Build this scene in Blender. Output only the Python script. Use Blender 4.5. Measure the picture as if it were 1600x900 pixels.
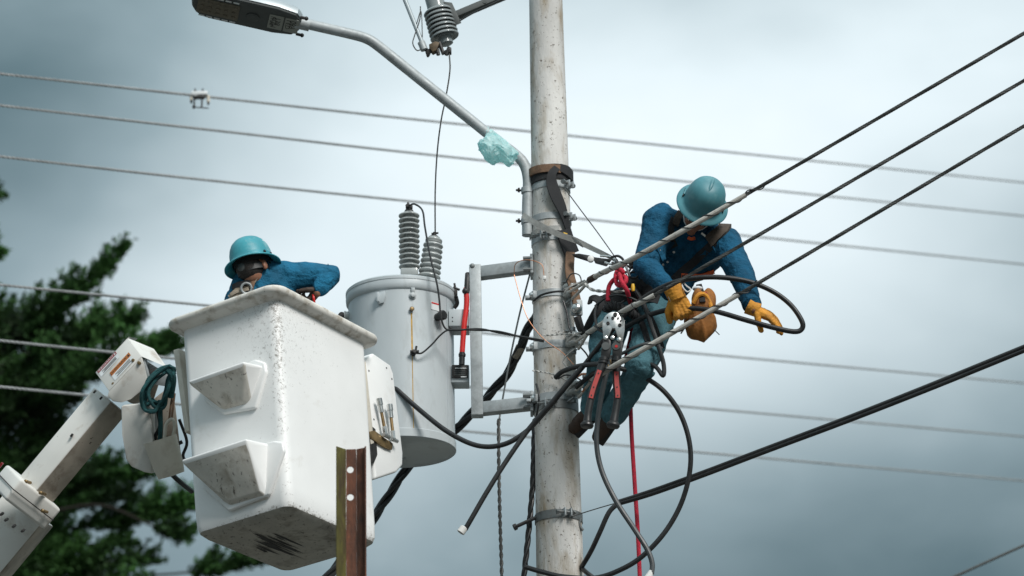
import bpy, bmesh, math, random
from math import radians as R, sin, cos, pi
from mathutils import Vector as V, Matrix, noise

random.seed(7)
scene = bpy.context.scene
for o in list(bpy.data.objects):
    bpy.data.objects.remove(o)

# ------------------------------------------------------------------ camera
PITCH, ROLL, FPX = R(20.0), R(1.15), 4800.0
CAM = V((0, 0, 1.6))
FWD = V((0, cos(PITCH), sin(PITCH)))
_r, _u = V((1, 0, 0)), V((0, -sin(PITCH), cos(PITCH)))
RGT = _r * cos(ROLL) - _u * sin(ROLL)
UPV = _u * cos(ROLL) + _r * sin(ROLL)
cd = bpy.data.cameras.new('camera')
cam = bpy.data.objects.new('camera', cd)
scene.collection.objects.link(cam)
cam.matrix_world = Matrix.Translation(CAM) @ Matrix((RGT, UPV, -FWD)).transposed().to_4x4()
cd.sensor_width = 36.0
cd.lens = FPX / 1600 * 36.0
cd.clip_start, cd.clip_end = 0.1, 5000
cd.dof.use_dof = True
cd.dof.focus_distance = 15.75
cd.dof.aperture_fstop = 2.5
scene.camera = cam

# ------------------------------------------------------------------ sky, sun, exposure
SUN_EL, SUN_AZ = R(41), R(148)          # azimuth: clockwise from +Y, so the light comes from behind the camera
world = bpy.data.worlds.new('World')
scene.world = world
world.use_nodes = True


def build_sky():
    nt = world.node_tree
    N, L = nt.nodes, nt.links
    N.clear()

    def nd(t, **k):
        n = N.new(t)
        for a, b in k.items():
            setattr(n, a, b)
        return n

    def val(x, sock):
        if isinstance(x, (int, float)):
            sock.default_value = x
        else:
            L.new(x, sock)

    def mth(op, a, b=0.0, clamp=False):
        n = nd('ShaderNodeMath', operation=op, use_clamp=clamp)
        val(a, n.inputs[0]); val(b, n.inputs[1])
        return n.outputs[0]

    def dot(vec, v):
        n = nd('ShaderNodeVectorMath', operation='DOT_PRODUCT')
        L.new(vec, n.inputs[0]); n.inputs[1].default_value = v
        return n.outputs['Value']
    tc = nd('ShaderNodeTexCoord')
    d = tc.outputs['Generated']
    u, v, w, z = dot(d, RGT), dot(d, UPV), dot(d, FWD), dot(d, (0, 0, 1))
    front = mth('MAXIMUM', w, 0.0)

    def blob(px, py, rx, ry):
        a = mth('DIVIDE', mth('SUBTRACT', u, (px - 800) / FPX), rx / FPX)
        b = mth('DIVIDE', mth('SUBTRACT', v, (450 - py) / FPX), ry / FPX)
        r2 = mth('ADD', mth('MULTIPLY', a, a), mth('MULTIPLY', b, b))
        return mth('MULTIPLY', mth('POWER', 2.71828, mth('MULTIPLY', r2, -1.0)), front)

    def noise_tex(scale, detail, off, stretch=(1, 1, 1), dist=0.0):
        mp = nd('ShaderNodeMapping')
        mp.inputs['Location'].default_value = off
        mp.inputs['Scale'].default_value = stretch
        L.new(d, mp.inputs['Vector'])
        n = nd('ShaderNodeTexNoise')
        n.inputs['Scale'].default_value = scale
        n.inputs['Detail'].default_value = detail
        n.inputs['Roughness'].default_value = 0.45
        n.inputs['Distortion'].default_value = dist
        L.new(mp.outputs[0], n.inputs['Vector'])
        return mth('SUBTRACT', n.outputs[0], 0.5)
    n1 = noise_tex(2.2, 3, (3.1, 0.4, 1.7), (1, 1, 2.2))
    n2 = noise_tex(9.0, 4, (0.3, 5.2, 2.2), (1, 1, 1.9), 0.4)
    n3 = noise_tex(26.0, 3, (1.3, 2.2, 4.2), (1, 1, 1.6), 0.3)
    # overcast layer: brighter toward the zenith, thinner cloud where the photograph shows it
    b = mth('ADD', 0.24, mth('MULTIPLY', mth('MAXIMUM', z, 0.0), 0.40))
    b = mth('ADD', b, mth('MULTIPLY', blob(900, 390, 660, 420), 0.59))
    b = mth('ADD', b, mth('MULTIPLY', blob(330, 470, 260, 120), 0.22))
    b = mth('ADD', b, mth('MULTIPLY', blob(1560, 90, 420, 200), 0.26))
    b = mth('SUBTRACT', b, mth('MULTIPLY', blob(0, 230, 300, 230), 0.19))
    b = mth('SUBTRACT', b, mth('MULTIPLY', blob(1400, 890, 480, 190), 0.15))
    b = mth('SUBTRACT', b, mth('MULTIPLY', blob(60, 20, 330, 190), 0.08))
    b = mth('ADD', b, mth('MULTIPLY', n1, 0.20))
    b = mth('ADD', b, mth('MULTIPLY', n2, 0.32))
    b = mth('ADD', b, mth('MULTIPLY', n3, 0.10))
    rp = nd('ShaderNodeValToRGB')
    cr = rp.color_ramp
    pts = [(0.0, (0.022, 0.040, 0.044)), (0.25, (0.060, 0.094, 0.102)), (0.45, (0.148, 0.196, 0.210)),
           (0.65, (0.285, 0.338, 0.355)), (0.85, (0.415, 0.470, 0.488)), (1.0, (0.485, 0.528, 0.542))]
    cr.elements[0].position, cr.elements[0].color = pts[0][0], (*pts[0][1], 1)
    cr.elements[1].position, cr.elements[1].color = pts[-1][0], (*pts[-1][1], 1)
    for p, c in pts[1:-1]:
        e = cr.elements.new(p); e.color = (*c, 1)
    L.new(b, rp.inputs[0])
    sc = nd('ShaderNodeVectorMath', operation='SCALE')
    # overcast sky law: luminance grows with (1 + 2 sin elevation)
    lum = mth('DIVIDE', mth('ADD', 1.0, mth('MULTIPLY', mth('MAXIMUM', z, 0.0), 2.0)), 1.68)
    L.new(rp.outputs[0], sc.inputs[0]); L.new(mth('MULTIPLY', lum, 10.0), sc.inputs['Scale'])
    sky = nd('ShaderNodeTexSky', sky_type='NISHITA', sun_disc=False)
    sky.sun_elevation, sky.sun_rotation = SUN_EL, SUN_AZ
    sky.dust_density = 3.0
    mx = nd('ShaderNodeMix', data_type='RGBA')
    mx.inputs['Factor'].default_value = 0.93       # nearly closed cloud cover over the clear sky
    L.new(sky.outputs[0], mx.inputs['A']); L.new(sc.outputs[0], mx.inputs['B'])
    bg = nd('ShaderNodeBackground')
    bg.inputs['Strength'].default_value = 0.1
    L.new(mx.outputs['Result'], bg.inputs['Color'])
    out = nd('ShaderNodeOutputWorld')
    L.new(bg.outputs[0], out.inputs[0])


build_sky()
sd = bpy.data.lights.new('sun', 'SUN')
sd.energy, sd.angle, sd.color = 1.5, R(20), (1.0, 0.97, 0.93)
sun = bpy.data.objects.new('sun', sd)
scene.collection.objects.link(sun)
_sdir = V((sin(SUN_AZ) * cos(SUN_EL), cos(SUN_AZ) * cos(SUN_EL), sin(SUN_EL)))
sun.rotation_euler = _sdir.to_track_quat('Z', 'Y').to_euler()
sun.location = (0, 0, 30)
vs = scene.view_settings
vs.view_transform, vs.look, vs.exposure, vs.gamma, vs.use_curve_mapping = 'Standard', 'None', 0.96, 1.0, False

# ------------------------------------------------------------------ measuring helpers
def ray(px, py):
    return FWD + RGT * ((px - 800) / FPX) + UPV * ((450 - py) / FPX)


def at(px, py, Y):
    """world point seen at a photo pixel, standing at distance Y along the ground"""
    d = ray(px, py)
    return CAM + d * (Y / d.y)


def atd(px, py, d):
    return CAM + ray(px, py) * d


def mpx(n, Y=15.5):
    return n * Y / cos(PITCH) / FPX


def cat(pts, sub=6):
    """Catmull-Rom through points"""
    pts = [V(p) for p in pts]
    if len(pts) < 3:
        return [pts[0].lerp(pts[-1], i / sub) for i in range(sub + 1)]
    P = [pts[0] * 2 - pts[1]] + pts + [pts[-1] * 2 - pts[-2]]
    out = []
    for i in range(1, len(P) - 2):
        p0, p1, p2, p3 = P[i - 1:i + 3]
        for k in range(sub):
            t = k / sub
            out.append(0.5 * ((2 * p1) + (p2 - p0) * t + (2 * p0 - 5 * p1 + 4 * p2 - p3) * t * t + (3 * p1 - p0 - 3 * p2 + p3) * t ** 3))
    out.append(pts[-1])
    return out


def resample(pts, ds):
    """even steps along a path"""
    out = [pts[0]]
    acc = 0.0
    for a, b in zip(pts, pts[1:]):
        L_ = (b - a).length
        t = ds - acc
        while t <= L_:
            out.append(a.lerp(b, t / L_)); t += ds
        acc = L_ - (t - ds)
    return out


def frames(pts):
    n = len(pts)
    T = []
    for i in range(n):
        a, b = pts[max(i - 1, 0)], pts[min(i + 1, n - 1)]
        t = (b - a)
        T.append(t.normalized() if t.length > 1e-9 else V((0, 0, 1)))
    up = V((0, 0, 1)) if abs(T[0].z) < 0.9 else V((1, 0, 0))
    x = T[0].cross(up).normalized()
    out = []
    for t in T:
        x = (x - t * x.dot(t))
        x = x.normalized() if x.length > 1e-6 else t.orthogonal().normalized()
        out.append((t, x, t.cross(x)))
    return out


# ------------------------------------------------------------------ materials
MATS = {}


def mat(name, col, rough=0.6, metal=0.0, var=0.12, vs_=6.0, bump=0.0, bs=60.0, dirt=None, dirt_amt=0.3, dirt_s=5.0,
        stretch=(1, 1, 1), specks=None, speck_s=40.0, speck_t=0.72, spec=0.5, coat=0.0, scratch=None, voro=0.0, rvar=0.1, transm=0.0, wear=None):
    m = bpy.data.materials.new(name)
    m.use_nodes = True
    nt = m.node_tree
    N, L = nt.nodes, nt.links
    b = N['Principled BSDF']
    tc = N.new('ShaderNodeTexCoord')
    mp = N.new('ShaderNodeMapping')
    mp.inputs['Scale'].default_value = stretch
    L.new(tc.outputs['Object'], mp.inputs[0])

    def nz(s, det=4, src=mp, dist=0.0, rough_=0.55):
        n = N.new('ShaderNodeTexNoise')
        n.inputs['Scale'].default_value = s; n.inputs['Detail'].default_value = det
        n.inputs['Roughness'].default_value = rough_; n.inputs['Distortion'].default_value = dist
        L.new(src.outputs[0], n.inputs['Vector'])
        return n.outputs[0]

    def mr(x, a, b_, c, d):
        n = N.new('ShaderNodeMapRange')
        L.new(x, n.inputs[0])
        for i, q in enumerate((a, b_, c, d)):
            n.inputs[i + 1].default_value = q
        return n.outputs[0]

    def mix(f, a, c):
        n = N.new('ShaderNodeMix'); n.data_type = 'RGBA'
        if isinstance(f, float):
            n.inputs['Factor'].default_value = f
        else:
            L.new(f, n.inputs['Factor'])
        for s, q in (('A', a), ('B', c)):
            if isinstance(q, tuple):
                n.inputs[s].default_value = (*q, 1)
            else:
                L.new(q, n.inputs[s])
        return n.outputs['Result']
    lo = tuple(max(0, c * (1 - var)) for c in col)
    hi = tuple(min(1, c * (1 + var)) for c in col)
    f0 = nz(vs_)
    c = mix(mr(f0, 0.3, 0.7, 0, 1), lo, hi)
    if voro:
        vn = N.new('ShaderNodeTexVoronoi'); vn.inputs['Scale'].default_value = voro
        L.new(mp.outputs[0], vn.inputs['Vector'])
        sep = N.new('ShaderNodeSeparateColor'); L.new(vn.outputs['Color'], sep.inputs[0])
        c = mix(mr(sep.outputs[0], 0, 1, 0, 0.35), c, tuple(min(1, q * 1.45) for q in col))
    if dirt:
        f = mr(nz(dirt_s, 7, dist=0.3, rough_=0.65), 0.64 - 0.3 * dirt_amt, 0.80 - 0.22 * dirt_amt, 0, min(1, 0.45 + dirt_amt))
        c = mix(f, c, dirt)
    if scratch:
        mp2 = N.new('ShaderNodeMapping')
        mp2.inputs['Scale'].default_value = scratch[1]
        if len(scratch) > 4:
            mp2.inputs['Rotation'].default_value = scratch[4]
        L.new(tc.outputs['Object'], mp2.inputs[0])
        f = mr(nz(scratch[2], 5, mp2, 0.6, 0.7), scratch[3], scratch[3] + 0.05, 0, 0.85)
        c = mix(f, c, scratch[0])
    if wear:
        at_ = N.new('ShaderNodeAttribute'); at_.attribute_name = 'wear'
        ad = N.new('ShaderNodeMath'); ad.operation = 'MULTIPLY_ADD'
        L.new(at_.outputs['Fac'], ad.inputs[0]); ad.inputs[1].default_value = 0.40; L.new(nz(60, 6, mp, 0.8, 0.8), ad.inputs[2])
        c = mix(mr(ad.outputs[0], 0.72, 0.84, 0, 0.85), c, wear)
    if specks:
        mp0 = N.new('ShaderNodeMapping'); L.new(tc.outputs['Object'], mp0.inputs[0])
        f = mr(nz(speck_s, 3, mp0, 0.2, 0.8), speck_t, speck_t + 0.03, 0, 0.9)
        c = mix(f, c, specks)
    L.new(c, b.inputs['Base Color'])
    L.new(mr(f0, 0.3, 0.7, max(0.03, rough - rvar), min(1, rough + rvar)), b.inputs['Roughness'])
    b.inputs['Metallic'].default_value = metal
    b.inputs['Specular IOR Level'].default_value = spec
    b.inputs['Coat Weight'].default_value = coat
    if transm:
        b.inputs['Subsurface Weight'].default_value = transm
        b.inputs['Subsurface Radius'].default_value = (0.05, 0.05, 0.05)
    if bump:
        bn = N.new('ShaderNodeBump')
        bn.inputs['Strength'].default_value = bump
        bn.inputs['Distance'].default_value = 0.035 if 15 < bs < 30 else 0.01
        L.new(nz(bs, 5), bn.inputs['Height'])
        L.new(bn.outputs[0], b.inputs['Normal'])
    MATS[name] = m
    return m


GREY_D = (0.10, 0.085, 0.065)
mat('concrete', (0.65, 0.64, 0.615), 0.9, var=0.20, vs_=5, stretch=(1, 1, 0.3), bump=0.35, bs=70, dirt=(0.33, 0.27, 0.19), dirt_amt=0.50,
    dirt_s=9, specks=(0.12, 0.10, 0.08), speck_s=48, speck_t=0.615)
mat('galvanised', (0.36, 0.39, 0.40), 0.58, 0.25, var=0.14, vs_=14, voro=60, dirt=(0.24, 0.24, 0.23), dirt_amt=0.25, dirt_s=12, bump=0.06, bs=80)
mat('galvanised_dark', (0.20, 0.215, 0.215), 0.55, 0.5, var=0.2, vs_=18, dirt=(0.10, 0.075, 0.05), dirt_amt=0.3, dirt_s=20)
mat('steel_bright', (0.62, 0.63, 0.62), 0.28, 0.9, var=0.1, vs_=20)
mat('iron_dark', (0.045, 0.045, 0.045), 0.55, 0.5, var=0.3, vs_=25, dirt=(0.12, 0.06, 0.03), dirt_amt=0.2, dirt_s=30)
mat('brass', (0.24, 0.165, 0.08), 0.5, 0.7, var=0.25, vs_=30)
mat('copper', (0.55, 0.26, 0.15), 0.4, 0.7)
mat('tank_paint', (0.49, 0.535, 0.555), 0.38, 0.0, var=0.08, vs_=5, dirt=(0.36, 0.385, 0.385), dirt_amt=0.32, dirt_s=9, stretch=(1, 1, 0.35), coat=0.2)
mat('porcelain', (0.40, 0.425, 0.42), 0.22, var=0.08, vs_=9, coat=0.5)
mat('porcelain_dark', (0.26, 0.29, 0.295), 0.25, var=0.12, vs_=9, coat=0.4)
mat('gelcoat', (0.86, 0.865, 0.855), 0.42, var=0.035, vs_=3, specks=(0.16, 0.145, 0.12), speck_s=40, speck_t=0.765,
    dirt=(0.56, 0.53, 0.47), dirt_amt=0.10, dirt_s=5, scratch=((0.30, 0.28, 0.25), (30, 30, 3), 2.0, 0.735), coat=0.15, wear=(0.15, 0.13, 0.105))
mat('gelcoat_scuffed_shaded', (0.44, 0.42, 0.37), 0.7, var=0.18, vs_=6, dirt=(0.20, 0.18, 0.15), dirt_amt=0.5, dirt_s=7,
    scratch=((0.07, 0.06, 0.05), (26, 26, 3.5), 1.6, 0.585), specks=(0.08, 0.07, 0.06), speck_s=30, speck_t=0.70, bump=0.15, bs=50)  # bucket underside: real scuffs, with its shade also put into the darker base colour
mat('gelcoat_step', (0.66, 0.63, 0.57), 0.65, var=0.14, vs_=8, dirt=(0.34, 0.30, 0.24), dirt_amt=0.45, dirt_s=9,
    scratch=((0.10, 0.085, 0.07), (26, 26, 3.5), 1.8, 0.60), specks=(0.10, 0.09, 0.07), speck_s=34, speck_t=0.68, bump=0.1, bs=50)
mat('gelcoat_rim', (0.72, 0.70, 0.65), 0.55, var=0.08, vs_=8, dirt=(0.33, 0.28, 0.21), dirt_amt=0.5, dirt_s=14, specks=(0.07, 0.06, 0.05), speck_s=38, speck_t=0.68)
mat('gelcoat_cream', (0.62, 0.58, 0.50), 0.6, var=0.1, vs_=6, dirt=(0.38, 0.32, 0.25), dirt_amt=0.3, dirt_s=7)
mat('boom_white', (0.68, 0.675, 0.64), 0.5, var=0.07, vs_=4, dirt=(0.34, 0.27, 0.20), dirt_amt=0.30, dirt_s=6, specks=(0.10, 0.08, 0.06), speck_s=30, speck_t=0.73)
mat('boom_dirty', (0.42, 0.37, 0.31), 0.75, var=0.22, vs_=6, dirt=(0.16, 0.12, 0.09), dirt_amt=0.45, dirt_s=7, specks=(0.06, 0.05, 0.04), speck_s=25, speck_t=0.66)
mat('rubber_black', (0.016, 0.017, 0.018), 0.42, var=0.3, vs_=12, dirt=(0.05, 0.05, 0.05), dirt_amt=0.2, dirt_s=20)
mat('cable_grey', (0.055, 0.062, 0.066), 0.42, var=0.2, vs_=10)
mat('wire_dark', (0.075, 0.078, 0.075), 0.6, 0.3, var=0.3, vs_=30)
mat('wire_alu', (0.42, 0.42, 0.40), 0.5, 0.5, var=0.2, vs_=30)
mat('wire_weathered', (0.31, 0.325, 0.33), 0.6, 0.0, var=0.2, vs_=10)
mat('grip_wire', (0.50, 0.48, 0.44), 0.55, 0.25, var=0.2, vs_=25, dirt=(0.26, 0.22, 0.18), dirt_amt=0.3, dirt_s=25)
mat('shirt_blue', (0.010, 0.082, 0.155), 0.85, var=0.35, vs_=9, bump=0.85, bs=21, spec=0.2)
mat('shirt_light_blue', (0.014, 0.125, 0.225), 0.85, var=0.3, vs_=9, bump=0.85, bs=19, spec=0.2)
mat('trousers_teal', (0.075, 0.175, 0.208), 0.9, var=0.35, vs_=9, bump=0.85, bs=20, dirt=(0.10, 0.20, 0.225), dirt_amt=0.3, dirt_s=9, spec=0.2)
mat('helmet_teal', (0.062, 0.225, 0.265), 0.5, var=0.16, vs_=9, dirt=(0.15, 0.32, 0.35), dirt_amt=0.30, dirt_s=10, specks=(0.025, 0.10, 0.12), speck_s=30, speck_t=0.74)
mat('helmet_turquoise', (0.035, 0.29, 0.35), 0.45, var=0.2, vs_=10, dirt=(0.30, 0.50, 0.52), dirt_amt=0.26, dirt_s=14, coat=0.1, specks=(0.02, 0.10, 0.12), speck_s=45, speck_t=0.70, bump=0.05, bs=40)
mat('skin', (0.30, 0.135, 0.08), 0.55, var=0.12, vs_=25, bump=0.08, bs=150)
mat('hair', (0.018, 0.014, 0.012), 0.6, var=0.4, vs_=60, bump=0.5, bs=180)
mat('leather_yellow', (0.66, 0.29, 0.035), 0.8, var=0.18, vs_=14, dirt=(0.33, 0.14, 0.03), dirt_amt=0.35, dirt_s=16, bump=0.3, bs=90)
mat('leather_tan', (0.34, 0.135, 0.030), 0.8, var=0.3, vs_=8, dirt=(0.12, 0.06, 0.025), dirt_amt=0.35, dirt_s=12, bump=0.4, bs=60)
mat('leather_boot', (0.055, 0.032, 0.022), 0.75, var=0.3, vs_=12, dirt=(0.04, 0.03, 0.02), dirt_amt=0.4, dirt_s=14, bump=0.3, bs=80)
mat('webbing_black', (0.022, 0.023, 0.025), 0.85, var=0.3, vs_=20, bump=0.3, bs=200)
mat('webbing_brown', (0.19, 0.115, 0.072), 0.9, var=0.3, vs_=18, bump=0.4, bs=160, dirt=(0.08, 0.05, 0.035), dirt_amt=0.35, dirt_s=20)
mat('webbing_grey', (0.36, 0.365, 0.35), 0.85, var=0.2, vs_=25, bump=0.3, bs=200)
mat('webbing_tan', (0.33, 0.28, 0.22), 0.9, var=0.3, vs_=20, bump=0.3, bs=150)
mat('pad_brown', (0.075, 0.06, 0.047), 0.9, var=0.35, vs_=20, bump=0.4, bs=120)
mat('orange_hi_vis', (0.75, 0.12, 0.03), 0.7, var=0.1)
mat('red_rope', (0.50, 0.018, 0.045), 0.8, var=0.25, vs_=40, specks=(0.6, 0.5, 0.5), speck_s=120, speck_t=0.70, bump=0.5, bs=160)
mat('red_cable', (0.62, 0.02, 0.018), 0.4, var=0.15, vs_=20)
mat('teal_rope', (0.012, 0.075, 0.08), 0.85, var=0.35, vs_=60, bump=0.6, bs=200)
mat('bag_film', (0.68, 0.91, 0.91), 0.38, var=0.14, vs_=14, transm=0.4, dirt=(0.28, 0.68, 0.70), dirt_amt=0.3, dirt_s=12)
mat('rust_steel', (0.13, 0.050, 0.028), 0.85, var=0.55, vs_=22, stretch=(1, 1, 0.35), dirt=(0.038, 0.024, 0.019), dirt_amt=0.6, dirt_s=11, bump=0.4, bs=90,
    specks=(0.30, 0.12, 0.05), speck_s=40, speck_t=0.66)
mat('rust_moss', (0.10, 0.092, 0.022), 0.9, var=0.45, vs_=26, stretch=(1, 1, 0.3), dirt=(0.05, 0.032, 0.018), dirt_amt=0.55, dirt_s=14, bump=0.4, bs=90)
mat('lamp_grey', (0.40, 0.46, 0.49), 0.4, 0.1, var=0.06, vs_=6)
mat('lamp_dark', (0.075, 0.085, 0.085), 0.6, 0.1, var=0.15, vs_=8)
mat('lamp_panel', (0.145, 0.125, 0.09), 0.5, var=0.25, vs_=20, dirt=(0.06, 0.05, 0.035), dirt_amt=0.4, dirt_s=20)
mat('plate_grey', (0.30, 0.31, 0.28), 0.6, var=0.08)
mat('grip_red', (0.40, 0.05, 0.045), 0.6, var=0.2, vs_=20, dirt=(0.25, 0.08, 0.07), dirt_amt=0.3, dirt_s=30)
mat('bronze_old', (0.11, 0.08, 0.05), 0.6, 0.4, var=0.4, vs_=30)
mat('ink_black', (0.012, 0.012, 0.012), 0.6)
mat('paper_white', (0.72, 0.75, 0.76), 0.5, var=0.05)
mat('label_orange', (0.52, 0.17, 0.03), 0.5, var=0.1)
mat('label_red', (0.28, 0.02, 0.025), 0.5, var=0.1)
mat('plastic_white', (0.74, 0.74, 0.72), 0.5, var=0.05)
mat('stain_ochre', (0.50, 0.30, 0.07), 0.7, var=0.35, vs_=25)
mat('yellow_plastic', (0.75, 0.45, 0.03), 0.5)
mat('bark', (0.022, 0.018, 0.014), 0.95, var=0.3, vs_=5, bump=0.6, bs=20)
mat('needles', (0.028, 0.082, 0.018), 0.75, var=0.9, vs_=0.9, spec=0.3)
mat('ground', (0.10, 0.098, 0.085), 0.95, var=0.25, vs_=0.4, bump=0.3, bs=8)
mat('asphalt', (0.055, 0.055, 0.056), 0.9, var=0.2, vs_=2, bump=0.4, bs=60)
M = MATS


def make_translucent(name, col, f):
    nt = M[name].node_tree
    b = nt.nodes['Principled BSDF']; o = nt.nodes['Material Output']
    t = nt.nodes.new('ShaderNodeBsdfTranslucent'); t.inputs[0].default_value = (*col, 1)
    mx = nt.nodes.new('ShaderNodeMixShader'); mx.inputs[0].default_value = f
    nt.links.new(b.outputs[0], mx.inputs[1]); nt.links.new(t.outputs[0], mx.inputs[2]); nt.links.new(mx.outputs[0], o.inputs[0])


make_translucent('bag_film', (0.62, 0.93, 0.93), 0.5)

# ------------------------------------------------------------------ mesh building
ORG = {}
COL = scene.collection


def _sub(v, o):
    return v - o


class MB:
    def __init__(s, mt=None):
        s.bm = bmesh.new(); s.mats = []; s.mi = 0; s.smooth = True
        if mt:
            s.m(mt)

    def m(s, mt):
        mt = M[mt] if isinstance(mt, str) else mt
        if mt not in s.mats:
            s.mats.append(mt)
        s.mi = s.mats.index(mt)
        return s

    def face(s, vs_):
        try:
            f = s.bm.faces.new(vs_); f.material_index = s.mi; return f
        except ValueError:
            return None

    def poly(s, pts):
        return s.face([s.bm.verts.new(p) for p in pts])

    def tube(s, pts, r, n=8, cap=True, ex=None):
        pts = [V(p) for p in pts]
        fr = frames(pts)
        rings = []
        for i, (p, (t, x, y)) in enumerate(zip(pts, fr)):
            rr = r[i] if isinstance(r, (list, tuple)) else r
            rings.append([s.bm.verts.new(p + (x * cos(2 * pi * k / n) + y * sin(2 * pi * k / n)) * rr) for k in range(n)])
        for a, b in zip(rings, rings[1:]):
            for k in range(n):
                s.face([a[k], a[(k + 1) % n], b[(k + 1) % n], b[k]])
        if cap:
            s.face(rings[0][::-1]); s.face(rings[-1])
        return s

    def twist(s, pts, r, strands=3, pitch=0.12, n=5, sr=None):
        """twisted strands laid round a path"""
        pts = [V(p) for p in pts]
        fr = frames(pts)
        dist = [0.0]
        for a, b in zip(pts, pts[1:]):
            dist.append(dist[-1] + (b - a).length)
        sr = sr or r * 0.62
        for k in range(strands):
            q = []
            for p, (t, x, y), d in zip(pts, fr, dist):
                a = 2 * pi * (d / pitch + k / strands)
                q.append(p + (x * cos(a) + y * sin(a)) * (r - sr * 0.8))
            s.tube(q, sr, n)
        return s

    def ribbon(s, pts, nrm, w, t):
        """flat strap: nrm = list of surface normals (or one)"""
        pts = [V(p) for p in pts]
        fr = frames(pts)
        rings = []
        for i, (p, (tt, x, y)) in enumerate(zip(pts, fr)):
            nn = V(nrm[i]) if isinstance(nrm, list) else V(nrm)
            nn = (nn - tt * nn.dot(tt)).normalized()
            sd_ = tt.cross(nn)
            ww = w[i] if isinstance(w, list) else w
            rings.append([s.bm.verts.new(p + sd_ * (a * ww / 2) + nn * (b * t / 2)) for a, b in ((-1, -1), (1, -1), (1, 1), (-1, 1))])
        for a, b in zip(rings, rings[1:]):
            for k in range(4):
                s.face([a[k], a[(k + 1) % 4], b[(k + 1) % 4], b[k]])
        s.face(rings[0][::-1]); s.face(rings[-1])
        return s

    def box(s, c, ax, ay, az, bev=0.0, seg=2):
        c, ax, ay, az = V(c), V(ax), V(ay), V(az)
        q = [s.bm.verts.new(c + ax * i + ay * j + az * k) for i in (-1, 1) for j in (-1, 1) for k in (-1, 1)]
        fs = [s.face([q[i] for i in f]) for f in ((0, 1, 3, 2), (4, 6, 7, 5), (0, 4, 5, 1), (2, 3, 7, 6), (0, 2, 6, 4), (1, 5, 7, 3))]
        if bev:
            s.bev([e for f in fs for e in f.edges], bev, seg)
        return s

    def bev(s, edges, b, seg=2):
        r = bmesh.ops.bevel(s.bm, geom=list(set(edges)), offset=b, segments=seg, affect='EDGES', profile=0.5, clamp_overlap=True)
        for f in r['faces']:
            f.material_index = s.mi

    def prism(s, poly, ext, bev=0.0, seg=2):
        a = [s.bm.verts.new(V(p)) for p in poly]
        b = [s.bm.verts.new(V(p) + V(ext)) for p in poly]
        n = len(a)
        fs = [s.face(a[::-1]), s.face(b)] + [s.face([a[k], a[(k + 1) % n], b[(k + 1) % n], b[k]]) for k in range(n)]
        if bev:
            s.bev([e for f in fs if f for e in f.edges], bev, seg)
        return s

    def hull(s, pts, bev=0.0, seg=2):
        tmp = bmesh.new()
        for p in pts:
            tmp.verts.new(V(p))
        bmesh.ops.convex_hull(tmp, input=list(tmp.verts))
        bmesh.ops.dissolve_limit(tmp, angle_limit=0.02, verts=list(tmp.verts), edges=list(tmp.edges))
        mp = {v: s.bm.verts.new(v.co) for v in tmp.verts if v.link_faces}
        es = []
        for f in tmp.faces:
            g = s.face([mp[v] for v in f.verts])
            if g:
                es += list(g.edges)
        tmp.free()
        if bev:
            s.bev(es, bev, seg)
        return s

    def lathe(s, base, axis, prof, n=24, sx=1.0, ref=None, cap=True):
        base, axis = V(base), V(axis).normalized()
        x = (V(ref) - axis * V(ref).dot(axis)).normalized() if ref is not None else axis.orthogonal().normalized()
        y = axis.cross(x)
        rings = []
        for r, h in prof:
            if r < 1e-5:
                rings.append([s.bm.verts.new(base + axis * h)])
            else:
                rings.append([s.bm.verts.new(base + axis * h + x * (cos(2 * pi * k / n) * r * sx) + y * (sin(2 * pi * k / n) * r)) for k in range(n)])
        for a, b in zip(rings, rings[1:]):
            for k in range(n):
                if len(a) == 1 and len(b) == 1:
                    continue
                if len(a) == 1:
                    s.face([a[0], b[(k + 1) % n], b[k]])
                elif len(b) == 1:
                    s.face([a[k], a[(k + 1) % n], b[0]])
                else:
                    s.face([a[k], a[(k + 1) % n], b[(k + 1) % n], b[k]])
        if cap:
            if len(rings[0]) > 1:
                s.face(rings[0][::-1])
            if len(rings[-1]) > 1:
                s.face(rings[-1])
        return s

    def cyl(s, a, b, r, n=14, r2=None):
        return s.tube([a, b], [r, r if r2 is None else r2], n)

    def bolt(s, a, d, r=0.011, l=0.014):
        d = V(d).normalized()
        return s.tube([V(a), V(a) + d * l], r, 6)

    def ell(s, c, ax, ay, az, n=12):
        c, ax, ay, az = V(c), V(ax), V(ay), V(az)
        m4 = Matrix((ax, ay, az)).transposed().to_4x4(); m4.translation = c
        r = bmesh.ops.create_uvsphere(s.bm, u_segments=n, v_segments=max(6, n * 2 // 3), radius=1.0, matrix=m4)
        for v in r['verts']:
            for f in v.link_faces:
                f.material_index = s.mi
        return s

    def ball(s, c, r, n=12):
        return s.ell(c, (r, 0, 0), (0, r, 0), (0, 0, r), n)

    def mesh(s, name, org, ang=35):
        me = bpy.data.meshes.new(name)
        bmesh.ops.recalc_face_normals(s.bm, faces=list(s.bm.faces))
        for v in s.bm.verts:
            v.co = v.co - org
        s.bm.to_mesh(me); s.bm.free()
        for q in s.mats:
            me.materials.append(q)
        if s.smooth:
            me.polygons.foreach_set('use_smooth', [True] * len(me.polygons))
            me.set_sharp_from_angle(angle=R(ang))
        return me

    def build(s, name, parent=None, label=None, cat=None, group=None, kind=None, loc=None, ang=35):
        if parent is not None:
            org = ORG[parent.name]
        else:
            org = V(loc) if loc is not None else s._base()
        ob = bpy.data.objects.new(name, s.mesh(name, org, ang))
        COL.objects.link(ob)
        ORG[ob.name] = org.copy()
        if parent is not None:
            ob.parent = parent
        else:
            ob.location = org
        tag(ob, label, cat, group, kind)
        return ob

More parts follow.
